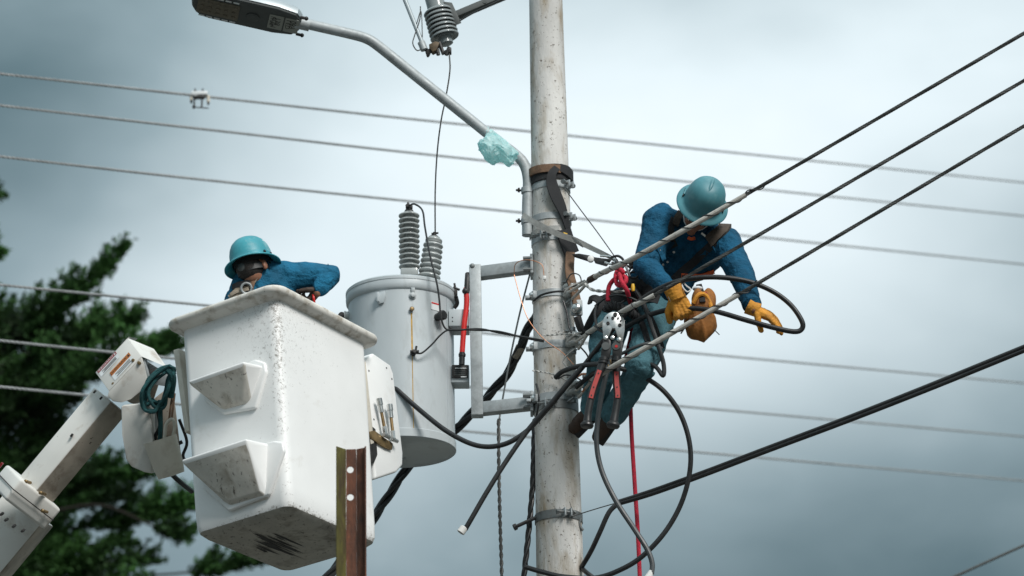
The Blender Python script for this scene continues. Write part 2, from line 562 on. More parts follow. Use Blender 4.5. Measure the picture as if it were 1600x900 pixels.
    def _base(s):
        vs_ = [v.co for v in s.bm.verts]
        z = min(v.z for v in vs_)
        n = len(vs_)
        return V((sum(v.x for v in vs_) / n, sum(v.y for v in vs_) / n, z))


def tag(o, label=None, cat=None, group=None, kind=None):
    for k, v in (('label', label), ('category', cat), ('group', group), ('kind', kind)):
        if v:
            o[k] = v


def thing(name, label, cat, loc, group=None):
    o = bpy.data.objects.new(name, None)
    o.empty_display_size = 0.1
    COL.objects.link(o)
    o.location = V(loc)
    ORG[o.name] = V(loc)
    tag(o, label, cat, group)
    return o


def add_mesh(me, name, parent=None, label=None, cat=None, org=None):
    """link a mesh given in world coordinates"""
    o_ = ORG[parent.name] if parent is not None else V(org)
    me.transform(Matrix.Translation(-o_))
    ob = bpy.data.objects.new(name, me)
    COL.objects.link(ob)
    ORG[ob.name] = o_.copy()
    if parent is not None:
        ob.parent = parent
    else:
        ob.location = o_
    tag(ob, label, cat)
    return ob


def text_part(txt, name, mt, org, xdir, ydir, size, parent, lift=0.0015):
    """flat lettering: org = left end of the baseline, xdir = reading direction, ydir = up of the letters"""
    cu = bpy.data.curves.new(name, 'FONT')
    cu.body = txt; cu.size = 1.0; cu.resolution_u = 2
    to = bpy.data.objects.new('tmp_text', cu)
    COL.objects.link(to)
    bpy.context.view_layer.update()
    me = bpy.data.meshes.new_from_object(to.evaluated_get(bpy.context.evaluated_depsgraph_get()))
    bpy.data.objects.remove(to); bpy.data.curves.remove(cu)
    xdir, ydir = V(xdir), V(ydir)
    nrm = xdir.cross(ydir).normalized()
    for v in me.vertices:
        v.co = V(org) + xdir * (v.co.x * size[0]) + ydir * (v.co.y * size[1])
    me.materials.clear(); me.materials.append(M[mt])
    return add_mesh(me, name, parent)


def remesh(mb, voxel, it=4, fac=0.5):
    """one continuous skin round overlapping volumes"""
    me = bpy.data.meshes.new('tmp')
    bmesh.ops.recalc_face_normals(mb.bm, faces=list(mb.bm.faces))
    mb.bm.to_mesh(me); mb.bm.free()
    ob = bpy.data.objects.new('tmp_body', me)
    COL.objects.link(ob)
    md = ob.modifiers.new('r', 'REMESH'); md.mode = 'VOXEL'; md.voxel_size = voxel
    if it:
        sm = ob.modifiers.new('s', 'SMOOTH'); sm.iterations = it; sm.factor = fac
    bpy.context.view_layer.update()
    out = bpy.data.meshes.new_from_object(ob.evaluated_get(bpy.context.evaluated_depsgraph_get()))
    bpy.data.objects.remove(ob); bpy.data.meshes.remove(me)
    out.polygons.foreach_set('use_smooth', [True] * len(out.polygons))
    return out


def limb(mb, pts, n=14):
    """tapered limb through (point, radius) pairs with rounded joints"""
    for p, r in pts:
        mb.ball(p, r, n)
    for (p, r), (q, s_) in zip(pts, pts[1:]):
        mb.tube([p, q], [r, s_], n)


def folds(me, segs, amp, freq, seed=0.0, cross=6.0, ends=0.0):
    """cloth creases: ridges running round the limbs, broken up by noise"""
    me.calc_loop_triangles() if hasattr(me, 'calc_loop_triangles') else None
    nr = [v.normal.copy() for v in me.vertices]
    for v, n in zip(me.vertices, nr):
        best = None
        for p, q in segs:
            d = q - p
            t = max(0.0, min(1.0, (v.co - p).dot(d) / d.length_squared))
            dd = (v.co - (p + d * t)).length
            if best is None or dd < best[0]:
                best = (dd, p, d, t)
        dd, p, d, t = best
        ax = d.normalized()
        pr = (v.co - p) - ax * (v.co - p).dot(ax)
        q = ax * ((v.co - p).dot(ax) * freq) + pr * cross + V((seed, seed * 2.3, -seed))
        k = noise.noise(q)
        k2 = noise.noise(q * 2.3 + V((5, 1, 2)))
        k3 = noise.noise(v.co * 5.5 + V((seed, 0, 3)))
        msk = min(1.0, max(0.0, noise.noise(v.co * 7 + V((2, seed, 9))) * 2 + .75))
        h = (1 - abs(k) * 2.8) * 0.75 * (.4 + .6 * msk) + k2 * 0.22 + k3 * 0.5
        w_ = 1.0 if not ends else (1 - ends) + ends * abs(t - 0.5) * 2
        v.co = v.co + n * (h * amp * w_)
    me.update()

# ------------------------------------------------------------------ ground
g = MB('ground')
g.poly([(-2500, -2500, 0), (2500, -2500, 0), (2500, 2500, 0), (-2500, 2500, 0)])
g.build('ground', kind='structure', loc=(0, 0, 0))
g = MB('asphalt')
g.poly([(-300, -4, 0.004), (300, -4, 0.004), (300, 12.6, 0.004), (-300, 12.6, 0.004)])
g.build('road', kind='structure', loc=(0, 0, 0.0))
g = MB('ground')
g.box((0, 13.4, 0.06), (300, 0, 0), (0, 0.8, 0), (0, 0, 0.06), 0.02)
g.build('pavement', kind='structure', loc=(0, 0, 0.0))

X, Yv, Z = V((1, 0, 0)), V((0, 1, 0)), V((0, 0, 1))
PY = 15.5
PX = at(864, 450, PY).x


def pz(py):
    return at(864, py, PY).z


Z0, Z9 = pz(0), pz(900)


def prad(z):
    t = (z - Z9) / (Z0 - Z9)
    return 0.1235 + (0.0925 - 0.1235) * t


def pp(py, ang, off=0.0, dz=0.0):
    """point on the pole's skin: ang 0 faces the camera, + to the right"""
    z = pz(py) + dz
    r = prad(z) + off
    a = R(ang)
    return V((PX + sin(a) * r, PY - cos(a) * r, z))


def pn(ang):
    return V((sin(R(ang)), -cos(R(ang)), 0))


def pt(ang):
    return V((cos(R(ang)), sin(R(ang)), 0))


pole = thing('utility_pole', 'tall weathered round concrete utility pole carrying the wires', 'pole', (PX, PY, 0))
b = MB('concrete')
zs = [0.0] + [Z9 + (Z0 + 3.0 - Z9) * i / 24 for i in range(25)]
b.lathe((PX, PY, 0), Z, [(prad(z), z) for z in zs], 48)
b.build('shaft', pole)


def band(py, ears=(), th=0.005, h=0.036, mt='galvanised', tilt=0.0):
    z = pz(py)
    r = prad(z) + th
    b = MB(mt)
    pr = []
    n = 48
    rings = []
    for rr, dz in ((r - th * 1.2, -h / 2), (r, -h / 2), (r, h / 2), (r - th * 1.2, h / 2)):
        rings.append([b.bm.verts.new(V((PX + sin(2 * pi * k / n) * rr, PY - cos(2 * pi * k / n) * rr, z + dz + tilt * sin(2 * pi * k / n) * rr))) for k in range(n)])
    for i in range(4):
        p, q = rings[i], rings[(i + 1) % 4]
        for k in range(n):
            b.face([p[k], p[(k + 1) % n], q[(k + 1) % n], q[k]])
    ob = b.build('pole_band', pole)
    for ang, kind in ears:
        c = V((PX, PY, z)) + pn(ang) * (r + 0.018)
        c.z += tilt * (c.x - PX)
        e = MB('galvanised')
        for s_ in (-1, 1):
            e.box(c + pt(ang) * 0.017 * s_, pt(ang) * 0.004, pn(ang) * 0.02, Z * (h / 2), 0.002)
        e.build('clamp_ear', ob)
        f = MB('galvanised_dark')
        c2 = c + pn(ang) * 0.004
        if kind == 'long':
            f.cyl(c2 - pt(ang) * 0.055, c2 + pt(ang) * 0.045, 0.007, 8)
            f.bolt(c2 - pt(ang) * 0.062, pt(ang), 0.014, 0.012); f.bolt(c2 + pt(ang) * 0.025, pt(ang), 0.014, 0.012)
        else:
            f.cyl(c2 - pt(ang) * 0.035, c2 + pt(ang) * 0.035, 0.006, 8)
            f.bolt(c2 - pt(ang) * 0.034, pt(ang), 0.012, 0.01); f.bolt(c2 + pt(ang) * 0.024, pt(ang), 0.012, 0.01)
        f.build('bolt', ob)
    return ob


band(297, [(52, 'long')])
band(347, [(55, 'long')])
band(379, [(-18, 'long')], h=0.046)
for q in (467, 547, 628):
    ob = band(q, (), h=0.04)
    c = pp(q, -62, 0.014)
    e = MB('galvanised')
    e.box(c, pt(-62) * 0.026, pn(-62) * 0.012, Z * 0.021, 0.004)
    e.box(c - X * 0.03 + V((0, 0, -0.012)), X * 0.012, Yv * 0.02, Z * 0.008, 0.002)
    e.build('clamp_block', ob)
    e = MB('steel_bright')
    e.lathe(c + pn(-40) * 0.010, pn(-25), [(0.016, 0), (0.015, 0.007), (0.009, 0.012), (0, 0.0135)], 16)
    e.build('bolt_head', ob)
ob = band(641, [(-15, 'long')], h=0.045, mt='galvanised_dark')
ob = band(812, [(18, 'long')], h=0.045, mt='galvanised_dark')
e = MB('iron_dark')
a_, b_ = at(806, 823, PY - 0.05), pp(812, -72, 0.01)
e.cyl(a_, b_, 0.010, 8); e.bolt(a_ - (b_ - a_).normalized() * 0.012, b_ - a_, 0.018, 0.016)
e.build('stud', ob)
# bent step iron left sticking out on the right
e = MB('galvanised_dark')
e.tube(cat([pp(815, 62, 0.006), at(905, 820, PY - .06), at(911, 829, PY - .05)], 4), 0.008, 8)
e.build('hook', ob)
# two bare studs beside the lamp clamps
for q in (297, 345):
    e = MB('iron_dark')
    e.cyl(at(806, q, PY), at(822, q + 1, PY), 0.0065, 8)
    e.bolt(at(809, q, PY), X, 0.013, 0.012)
    e.build('stud', pole)

# ------------------------------------------------------------------ street lamp on its bent arm
lamp = thing('street_lamp', 'grey street lamp head on a bent galvanised pipe arm', 'street lamp', at(824, 368, PY))
arm = cat([at(824, 368, PY - .02), at(824, 320, PY - .02), at(825, 280, PY - .02), at(818, 255, PY - .02), at(801, 238, PY - .02), at(775, 219, PY - .03),
           at(740, 191, PY - .05), at(690, 151, PY - .08), at(630, 103, PY - .12), at(590, 71, PY - .15), at(572, 60, PY - .16), at(548, 53, PY - .17), at(500, 42, PY - .2), at(462, 33, PY - .22)], 5)
b = MB('galvanised')
b.tube(arm, 0.0295, 18)
b.build('arm', lamp, ang=50)
for q in (297, 345):
    b = MB('galvanised')
    b.lathe(at(824, q + 5, PY - .02), Z, [(0.034, 0), (0.034, 0.03), (0.030, 0.03)], 20)
    b.box(at(835, q, PY - .01), X * 0.025, Yv * 0.012, Z * 0.016, 0.003)
    b.build('arm_clamp', lamp)
# head: local axes a (toward the tip), w (toward the camera side, slightly raised), c (up)
lo, lt = at(470, 36, PY - .22), at(300, -3, PY - .33)
la = (lt - lo).normalized(); LL = (lt - lo).length
lw = (V((0, -cos(R(10)), sin(R(10)))) - la * la.dot(V((0, -cos(R(10)), sin(R(10)))))).normalized()
lc = lw.cross(la)
if lc.z < 0:
    lc = -lc


def lp(a, w, c):
    return lo + la * a + lw * w + lc * c


def lamp_outline(inset, c, tip=0.10):
    q = []
    W_ = 0.125 - inset
    pts = [(0.00 + inset, -0.055), (0.03 + inset, -W_ * 0.82), (0.14, -W_)]
    n = 8
    tipx = LL - inset
    pts += [(tipx - tip + tip * sin(pi * k / n), -W_ * cos(pi * k / n)) for k in range(0, n + 1)]
    pts += [(0.14, W_), (0.03 + inset, W_ * 0.82), (0.00 + inset, 0.055)]
    return [lp(a, w, c) for a, w in pts]


def loft(b, loops, cap=True):
    vs_ = [[b.bm.verts.new(p) for p in l] for l in loops]
    n = len(loops[0])
    for p, q in zip(vs_, vs_[1:]):
        for k in range(n):
            b.face([p[k], p[(k + 1) % n], q[(k + 1) % n], q[k]])
    if cap:
        b.face(vs_[0][::-1]); b.face(vs_[-1])


b = MB('lamp_grey')
loft(b, [lamp_outline(0.0, -0.012), lamp_outline(0.0, 0.018), lamp_outline(0.010, 0.036), lamp_outline(0.035, 0.052), lamp_outline(0.07, 0.06)])
hs = b.build('housing', lamp, ang=30)
b = MB('lamp_dark')
loft(b, [lamp_outline(0.004, -0.0125), lamp_outline(0.007, -0.024), lamp_outline(0.016, -0.030)])
bp = b.build('base_plate', lamp, ang=25)
b = MB('lamp_dark')
b.lathe(lp(0.262, 0.0, -0.031), -lc, [(0.036, 0), (0.036, 0.004), (0.031, 0.006), (0, 0.006)], 20)
b.build('sensor_cap', bp)
b = MB('lamp_panel')
b.box(lp(0.455, 0.0, -0.031), la * 0.115, lw * 0.072, lc * 0.004, 0.003)
pan = b.build('led_panel', lamp)
for i in range(5):
    for j in range(3):
        b = MB('lamp_panel')
        b.lathe(lp(0.365 + i * 0.045, (j - 1) * 0.045, -0.0345), -lc, [(0.014, 0), (0.012, 0.005), (0, 0.008)], 10)
        b.build('led_lens', pan)
for s_ in (-1, 1):
    for i in range(5):
        b = MB('paper_white')
        b.box(lp(0.365 + i * 0.043, s_ * 0.094, -0.0315), la * 0.0165, lw * 0.0055, lc * 0.002, 0.001)
        b.build('vent_slot', bp)
# two number plates, the lettering mirrored as in the picture
for a0, w0, la_, lines in ((0.135, 0.0, 0.040, ('LUMI', '4UM', '138')), (0.047, 0.0, 0.040, ('LED', '089'))):
    b = MB('plate_grey')
    b.box(lp(a0, w0, -0.032), la * la_, lw * 0.066, lc * 0.0015)
    pl = b.build('number_plate', bp)
    n = len(lines)
    for i, t in enumerate(lines):
        h = 0.070 / n if i else 0.045 / n
        h = (0.055, 0.075)[i > 0] * 1.0 / (n - 0.6) if n == 2 else (0.026, 0.042, 0.042)[i]
        up = la                                     # letters stand toward the tip, mirrored
        base = 0.026 - i * (0.058 / n) - (0.012 if n == 3 else 0.02)
        text_part(t, 'lettering', 'ink_black', lp(a0, 0.052, -0.0342) + la * base, -lw, up, (0.098 / (0.62 * len(t)), h), pl)
for s_ in (-1, 1):
    b = MB('iron_dark')
    b.cyl(lp(0.012, s_ * 0.085, -0.02), lp(-0.022, s_ * 0.085, -0.02), 0.009, 8)
    b.ball(lp(-0.022, s_ * 0.085, -0.02), 0.012, 8)
    b.build('latch', lamp)
b = MB('galvanised')
b.cyl(lp(-0.05, 0, -0.002), lp(0.03, 0, -0.002), 0.034, 18)
b.build('collar', lamp)
b = MB('iron_dark')
b.cyl(lp(0.22, 0.0, 0.05), lp(0.22, 0.0, 0.10), 0.03, 14)
b.build('photocell', lamp)

# plastic bag tied round the arm
def bag():
    b = MB('bag_film')
    c = at(777, 234, PY - .10)
    k = at(763, 212, PY - .055)
    bm = b.bm
    r = bmesh.ops.create_icosphere(bm, subdivisions=4, radius=1.0)
    rj = random.Random(5)
    for v in r['verts']:
        d = v.co.normalized()
        top = max(0.0, d.z)
        wd = 1.0 - 0.62 * top ** 1.4
        p = V((d.x * mpx(30) * wd, d.y * mpx(20) * wd, d.z * mpx(26)))
        if d.z < -0.2:
            p.z = p.z * 0.88 + mpx(5) * cos(d.x * 6.5 - .6)            # two sagging lobes
        p.x += p.z * -0.12
        p.z += d.x * -mpx(6)
        az = math.atan2(d.y, d.x)
        pw = max(0.0, d.z + .5) / 1.5
        f = 1.03 + .10 * pw * sin(az * 8 + 3 * noise.noise(d * 2)) + .16 * (noise.noise(d * 2.6 + V((4, 1, 0)))) + .13 * (abs(noise.noise(d * 4.5)) - .2)
        v.co = c + p * f + V((rj.gauss(0, 1), rj.gauss(0, 1), rj.gauss(0, 1))) * .0028
    b.smooth = False
    ob = b.build('plastic_bag', None, 'crumpled turquoise plastic bag tied round the lamp arm', 'plastic bag', ang=28)
    b = MB('bag_film')
    b.tube([arm[i] for i in range(24, 28)], 0.0330, 14, cap=False)
    b.ell(k, X * .02, Yv * .02, Z * .014, 10)
    b.build('knot', ob)
    b = MB('bag_film')
    for dx, dz, w in ((-0.006, 0.05, 0.016), (0.018, 0.035, 0.014)):
        p = [k, k + V((dx * .5, -0.01, dz * .5)), k + V((dx, -0.004, dz))]
        b.ribbon(cat(p, 4), V((0.3, -1, 0.2)), w, 0.003)
    b.build('tie_ear', ob)


bag()

# ------------------------------------------------------------------ fused cutout at the top edge
def sheds(b, base, axis, n, pitch, r_core, r_shed, h0, th=0.4, ncirc=28, droop=0.25):
    prof = [(r_core, 0)]
    h = h0
    for i in range(n):
        prof += [(r_core, h), (r_core + (r_shed - r_core) * 0.5, h - pitch * droop * 0.5), (r_shed * 0.97, h - pitch * droop), (r_shed, h - pitch * droop + pitch * th * .35),
                 (r_shed * 0.95, h - pitch * droop + pitch * th * .75), (r_core + (r_shed - r_core) * .45, h + pitch * th * .62), (r_core, h + pitch * th * .85)]
        h += pitch
    prof += [(r_core, h)]
    b.lathe(base, axis, prof, ncirc)
    return h


CY = PY + 0.05
cut = thing('fuse_cutout', 'grey ribbed porcelain fuse cutout hanging at the top edge', 'fuse cutout', at(690, 85, CY))
a0, a1 = at(697, 66, CY), at(668, -40, CY)
ax = (a1 - a0).normalized()
b = MB('porcelain_dark')
b.lathe(a0, ax, [(0.030, -0.015), (0.038, -0.010), (0.038, 0.03)], 20)
b.build('end_cap', cut)
b = MB('porcelain_dark')
h = sheds(b, a0 + ax * 0.03, ax, 7, mpx(7.4), 0.052, 0.082, 0.012, 0.62, 32, 0.5)
b.lathe(a0 + ax * (0.03 + h), ax, [(0.052, 0), (0.050, 0.30)], 24)
b.build('insulator', cut, ang=60)
b = MB('lamp_grey')
f0, f1 = at(662, 73, CY - .07), at(628, -12, CY - .07)
b.cyl(f0, f1, 0.0125, 12)
b.build('fuse_tube', cut)
b = MB('galvanised')
b.cyl(at(663, 78, CY - .07), at(658, 66, CY - .07), 0.021, 12)
b.build('tube_ferrule', cut)
b = MB('bronze_old')
b.prism([at(670, 69, CY - .08), at(680, 64, CY - .08), at(687, 66, CY - .08), at(682, 78, CY - .08), at(676, 81, CY - .08), at(672, 76, CY - .08)], Yv * 0.05, 0.004)
b.build('hinge', cut)
b = MB('iron_dark')
b.hull([at(664, 76, CY - .07), at(676, 76, CY - .07), at(670, 90, CY - .06), at(667, 90, CY - .06), at(664, 80, CY), at(675, 80, CY)], 0.003)
for p, q in (((680, 80), (686, 83)), ((686, 66), (692, 82)), ((690, 84), (703, 78)), ((697, 86), (702, 74)), ((683, 76), (685, 86))):
    b.cyl(at(*p, CY - .05), at(*q, CY - .05), 0.011, 8)
b.box(at(702, 80, CY - .04), X * .012, Yv * .02, Z * .016, 0.004)
b.build('clamp', cut)
b = MB('lamp_dark')
b.hull([at(690, 2, CY - .03), at(706, 4, CY - .03), at(721, 36, CY - .03), at(711, 40, CY - .03), at(700, 20, CY - .03),
        at(690, 2, CY + .03), at(706, 4, CY + .03), at(721, 36, CY + .03), at(711, 40, CY + .03)], 0.003)
b.build('mounting_plate', cut)
b = MB('lamp_dark')
d_ = (at(790, -8, CY + .05) - at(712, 25, CY)).normalized()
nn_ = V((-d_.z, 0, d_.x))
b.box((at(712, 25, CY) + at(840, -29, CY + .1)) / 2, (at(840, -29, CY + .1) - at(712, 25, CY)) / 2, nn_ * 0.018, Yv * 0.03, 0.003)
b.bolt(at(757, 4, CY - .02), -Yv, 0.011, 0.012)
b.build('bracket_arm', cut)
b = MB('rubber_black')
b.tube(cat([at(719, 32, CY - .03), at(740, 20, CY - .03), at(765, 8, CY - .03), at(800, -9, CY)], 5), 0.0045, 6)
b.build('lead_wire', cut)
b = MB('wire_dark')
b.tube(cat([at(662, 74, CY - .08), at(652, 79, CY - .09), at(645, 68, CY - .09), at(648, 55, CY - .08), at(656, 30, CY - .08), at(657, 10, CY - .08)], 5), 0.0035, 6)
b.tube(cat([at(651, 37, CY - .08), at(658, 18, CY - .08), at(660, 58, CY - .08)], 5), 0.003, 6)
b.build('fuse_link_wire', cut)

# ------------------------------------------------------------------ transformer
TY = 15.72
TC = at(628, 707, TY)
TR = mpx(82, TY)
TH = at(628, 462, TY).z - TC.z
tr = thing('transformer', 'pale grey cylindrical pole transformer with two ribbed bushings on top', 'transformer', TC)


def tp(ang, h, off=0.0):
    """ang 0 toward the camera, + right; h above the tank bottom"""
    return TC + V((sin(R(ang)) * (TR + off), -cos(R(ang)) * (TR + off), h))


b = MB('tank_paint')
b.lathe(TC, Z, [(TR * .0, 0.014), (TR * .93, 0.014), (TR * .985, 0.006), (TR * 1.0, 0.0), (TR * 1.018, 0.004), (TR * 1.018, 0.045), (TR, 0.05), (TR, 0.2), (TR, 0.5), (TR, TH - 0.06)], 96, cap=False)
b.build('tank', tr)
b = MB('tank_paint')
b.lathe(TC, Z, [(TR * .99, TH - 0.065), (TR * 1.012, TH - 0.062), (TR * 1.040, TH - 0.052), (TR * 1.048, TH - 0.030), (TR * 1.040, TH - 0.010), (TR * 1.05, TH - 0.006),
               (TR * 1.05, TH + 0.008), (TR * 1.02, TH + 0.016), (TR * .7, TH + 0.03), (0, TH + 0.04)], 96, cap=False)
lid = b.build('lid', tr)
# seam, drain plate
b = MB('tank_paint')
b.box(tp(62, (TH - .06) / 2 + .02, 0.002), pn(62) * 0.0015, pt(62) * 0.006, Z * ((TH - .12) / 2))
b.build('weld_seam', tr)
b = MB('tank_paint')
b.box(TC + V((-0.005, 0.16, 0.010)), X * 0.018, Yv * 0.018, Z * 0.006, 0.002); b.lathe(TC + V((-0.005, 0.16, 0.004)), -Z, [(0.010, 0), (0.010, 0.006), (0, 0.006)], 10)
b.build('drain_plug', tr)
# bushings
q0 = at(640, 446, TY - .02); q0.z = TC.z + TH + 0.03
q1 = at(641, 330, TY - .02)
b = MB('porcelain')
tall = b.lathe(q0, Z, [(0.058, 0), (0.058, 0.035), (0.048, 0.045), (0.048, 0.05)], 24).build('bushing', tr)
nshed, zt = 11, at(640, 331, TY - .02).z
base = at(640, 424, TY - .02).z
b = MB('porcelain')
b.lathe(V((q0.x, q0.y, q0.z)), Z, [(0.046, 0.03), (0.046, base - q0.z + 0.0)], 24)
b.box(V((q0.x, q0.y, base - 0.015)), X * 0.047, Yv * 0.047, Z * 0.022, 0.008)
b.build('bushing_foot', tall)
pitch = (zt - base - 0.02) / nshed
for i in range(nshed):
    b = MB('porcelain')
    c = V((q0.x, q0.y, base + 0.018 + pitch * i))
    b.lathe(c, Z, [(0.030, -pitch * .1), (0.031, pitch * .28), (0.046, pitch * .20), (0.0565, pitch * .14), (0.058, pitch * .26), (0.056, pitch * .40), (0.040, pitch * .62), (0.031, pitch * .72), (0.031, pitch * .92)], 32)
    b.build('shed', tall, ang=50)
b = MB('iron_dark')
tt = V((q0.x, q0.y, zt))
b.lathe(tt, Z, [(0.024, -0.01), (0.024, 0.008), (0.012, 0.012), (0.012, 0.03)], 12)
b.hull([tt + V((dx, dy, dz)) for dx in (-.018, .02) for dy in (-.012, .012) for dz in (.018, .04)], 0.003)
b.bolt(tt + V((-.01, -.012, .03)), -Yv, 0.009, 0.012)
b.cyl(tt + V((0.004, 0, .03)), tt + V((-.006, 0, .055)), 0.006, 8)
b.build('terminal', tall)
s0, s1 = at(668, 452, TY), at(678.5, 371, TY)
sa = (s1 - s0).normalized()
b = MB('porcelain')
b.lathe(s0 - sa * 0.05, sa, [(0.06, 0), (0.06, 0.075), (0.05, 0.08)], 24)
short = b.build('bushing', tr)
nS = 10
pS = (s1 - s0).length / nS
for i in range(nS):
    b = MB('porcelain')
    k = 1.0 - 0.02 * i if i < nS - 1 else 0.72
    b.lathe(s0 + sa * (pS * i), sa, [(0.044, -pS * .15), (0.046, pS * .1), (0.060 * k, pS * .12), (0.0655 * k, pS * .3), (0.064 * k, pS * .52), (0.052 * k, pS * .74), (0.044 * k, pS * .8), (0.044 * k, pS * 1.0)], 32)
    b.build('shed', short, ang=50)
b = MB('iron_dark')
b.lathe(s1 - sa * 0.004, sa, [(0.026, 0), (0.022, 0.012), (0.010, 0.014), (0.010, 0.034)], 12)
b.cyl(s1 + sa * 0.022 - X * 0.018, s1 + sa * 0.026 + X * 0.02, 0.006, 8)
b.build('terminal', short)
# low-voltage bushings at the tank's left
for px_, py_, dy in ((536, 492, -.05), (543, 506, .06)):
    c = at(px_ + 11, py_ + 1, TY + dy)
    b = MB('porcelain')
    b.lathe(c + X * 0.03, -X, [(0.030, 0), (0.030, 0.03), (0.022, 0.034), (0.022, 0.052), (0.026, 0.055), (0.026, 0.062)], 16)
    lv = b.build('low_voltage_bushing', tr)
    b = MB('iron_dark')
    b.ball(c - X * 0.045, 0.021, 12)
    b.cyl(c - X * 0.03, c - X * 0.06, 0.011, 8)
    b.bolt(c - X * 0.045 - Yv * 0.018, -Yv, 0.012, 0.012)
    b.build('terminal', lv)
# lifting lug
b = MB('tank_paint')
c = at(597, 466, TY - TR)
lg = []
ang_l = math.degrees(math.asin((c.x - TC.x) / TR))
hl = at(597, 466, TY - TR * cos(R(ang_l))).z - TC.z
for dx, dz in ((-.022, .03), (.02, .035), (.022, .005), (.012, -.03), (-.024, -.035)):
    lg.append(tp(ang_l, hl + dz, 0.002) + pt(ang_l) * dx)
b.prism(lg, pn(ang_l) * 0.012, 0.002)
b.box(tp(ang_l, hl, 0.022) + pt(ang_l) * -0.014, pt(ang_l) * 0.006, pn(ang_l) * 0.014, Z * 0.026, 0.002)
b.build('lifting_lug', tr)


def tank_ang(px_):
    x = at(px_, 520, TY - TR).x - TC.x
    return math.degrees(math.asin(max(-1, min(1, x / TR))))


def tank_pt(px_, py_, off=0.0):
    a = tank_ang(px_)
    z = at(px_, py_, TY - TR * cos(R(a))).z
    p = TC + pn(a) * (TR + off)
    p.z = z
    return p, pn(a)


p, n = tank_pt(645, 462)
b = MB('galvanised'); b.lathe(p, n, [(0.020, 0), (0.020, 0.008), (0.013, 0.010), (0.013, 0.02), (0, 0.022)], 12); b.box(p + Z * 0.028 + n * .006, X * .010, n * .008, Z * .014, .002)
b.build('ground_stud', tr)
p, n = tank_pt(643, 484)
b = MB('brass'); b.lathe(p, n, [(0.011, 0), (0.011, 0.018), (0.006, 0.02), (0, 0.02)], 10); b.m('iron_dark').lathe(p + n * .012, n, [(0.013, 0), (0.013, 0.006), (0, 0.006)], 10)
b.build('pressure_valve', tr)
b = MB('stain_ochre')
for i in range(12):
    y0, y1 = 489 + i * 15.2, 489 + (i + 1) * 15.2
    w = 0.0045 if i < 4 else 0.0022
    p0, n0 = tank_pt(643 + i * .16, y0, 0.0008); p1, n1 = tank_pt(643 + (i + 1) * .16, y1, 0.0008)
    b.poly([p0 - X * w, p0 + X * w, p1 + X * w, p1 - X * w])
b.build('rust_stain', tr)
p, n = tank_pt(645, 552)
b = MB('iron_dark')
b.lathe(p, n, [(0.016, 0), (0.016, 0.02), (0.009, 0.022), (0.009, 0.04)], 10)
b.cyl(p + n * .03 + Z * .03 + X * .012, p + n * .03 - Z * .012 + X * .004, 0.006, 8); b.cyl(p + n * .03 - X * .022, p + n * .03 + X * .025, 0.008, 8)
b.build('ground_connector', tr)
GC = p + n * .03 + X * .02
p, n = tank_pt(682, 496)
b = MB('rubber_black'); b.lathe(p, n, [(0.020, 0), (0.022, 0.012), (0.022, 0.03), (0.027, 0.032), (0.027, 0.055), (0.022, 0.06), (0, 0.06)], 12)
b.build('tap_knob', tr, ang=20)
(p, n), = (tank_pt(680, 479, 0.0012),)
tx = V((-n.y, n.x, 0))
b = MB('paper_white'); b.box(p, tx * 0.03, n * 0.0008, Z * 0.022); stk = b.build('sticker', tr)
b = MB('red_cable'); b.box(p + n * .0012 + Z * .016, tx * 0.028, n * 0.0008, Z * 0.004); b.build('sticker_stripe', stk)
# rim latch on the right
b = MB('iron_dark')
c = TC + V((TR * 1.04, -0.05, TH - 0.01))
b.box(c + V((0, 0, 0.0)), X * 0.012, Yv * 0.016, Z * 0.028, 0.003)
b.cyl(c + V((-.01, -.012, .03)), c + V((.024, -.012, .014)), 0.007, 8); b.cyl(c + V((.0, -.014, .03)), c + V((-.004, -.014, .052)), 0.006, 8)
b.tube(cat([c + V((.004, 0, -.02)), c + V((.010, 0, -.06)), c + V((-.006, 0, -.085))], 4), 0.011, 8)
b.build('lid_clamp', tr)

# hanger boxes between tank and frame
def px_box(b, x0, x1, y0, y1, Ya, Yb, bev=0.003):
    ps = [at(x, y, Ya) for x, y in ((x0, y0), (x1, y0), (x1, y1), (x0, y1))]
    b.prism(ps, V((0, Yb - Ya, 0)), bev)


b = MB('tank_paint'); px_box(b, 701, 733, 483, 509, TY - .14, TY + .02)
hg = b.build('hanger_box', tr)
for dx, dy in ((707, 496), (707, 502), (727, 491), (727, 497)):
    b = MB('iron_dark'); b.lathe(at(dx, dy, TY - .14), -Yv, [(0.004, 0), (0.003, 0.002), (0, 0.002)], 8); b.build('rivet', hg)
b = MB('tank_paint')
px_box(b, 705, 733, 570, 597, TY - .10, TY + .02)
hg2 = b.build('hanger_box', tr)
b = MB('ink_black'); px_box(b, 706, 731, 570, 590, TY - .112, TY - .102, 0.001); np_ = b.build('nameplate', hg2)
for y in (574.5, 588):
    b = MB('paper_white'); px_box(b, 711 if y < 580 else 720, 729, y, y + 1.4, TY - .1145, TY - .1125, 0); b.build('nameplate_print', np_)
for y in (579, 582, 585):
    b = MB('lamp_dark'); px_box(b, 709, 727, y, y + 1.2, TY - .1142, TY - .1125, 0); b.build('nameplate_print', np_)

# ------------------------------------------------------------------ galvanised frame that carries the transformer
BY = PY + 0.10
fr_ = thing('mounting_frame', 'galvanised steel U frame bolted to the pole beside the transformer', 'bracket', at(745, 655, BY))
hw, hd = mpx(9.5), 0.037
up_ = at(742, 417, BY); dn_ = at(745, 640, BY)
vx = (at(752, 530, BY) - at(733, 530, BY)) / 2
zt_, zb_ = at(742, 416, BY).z, at(745, 651, BY).z
xm = (at(742.5, 420, BY).x + at(745.5, 640, BY).x) / 2


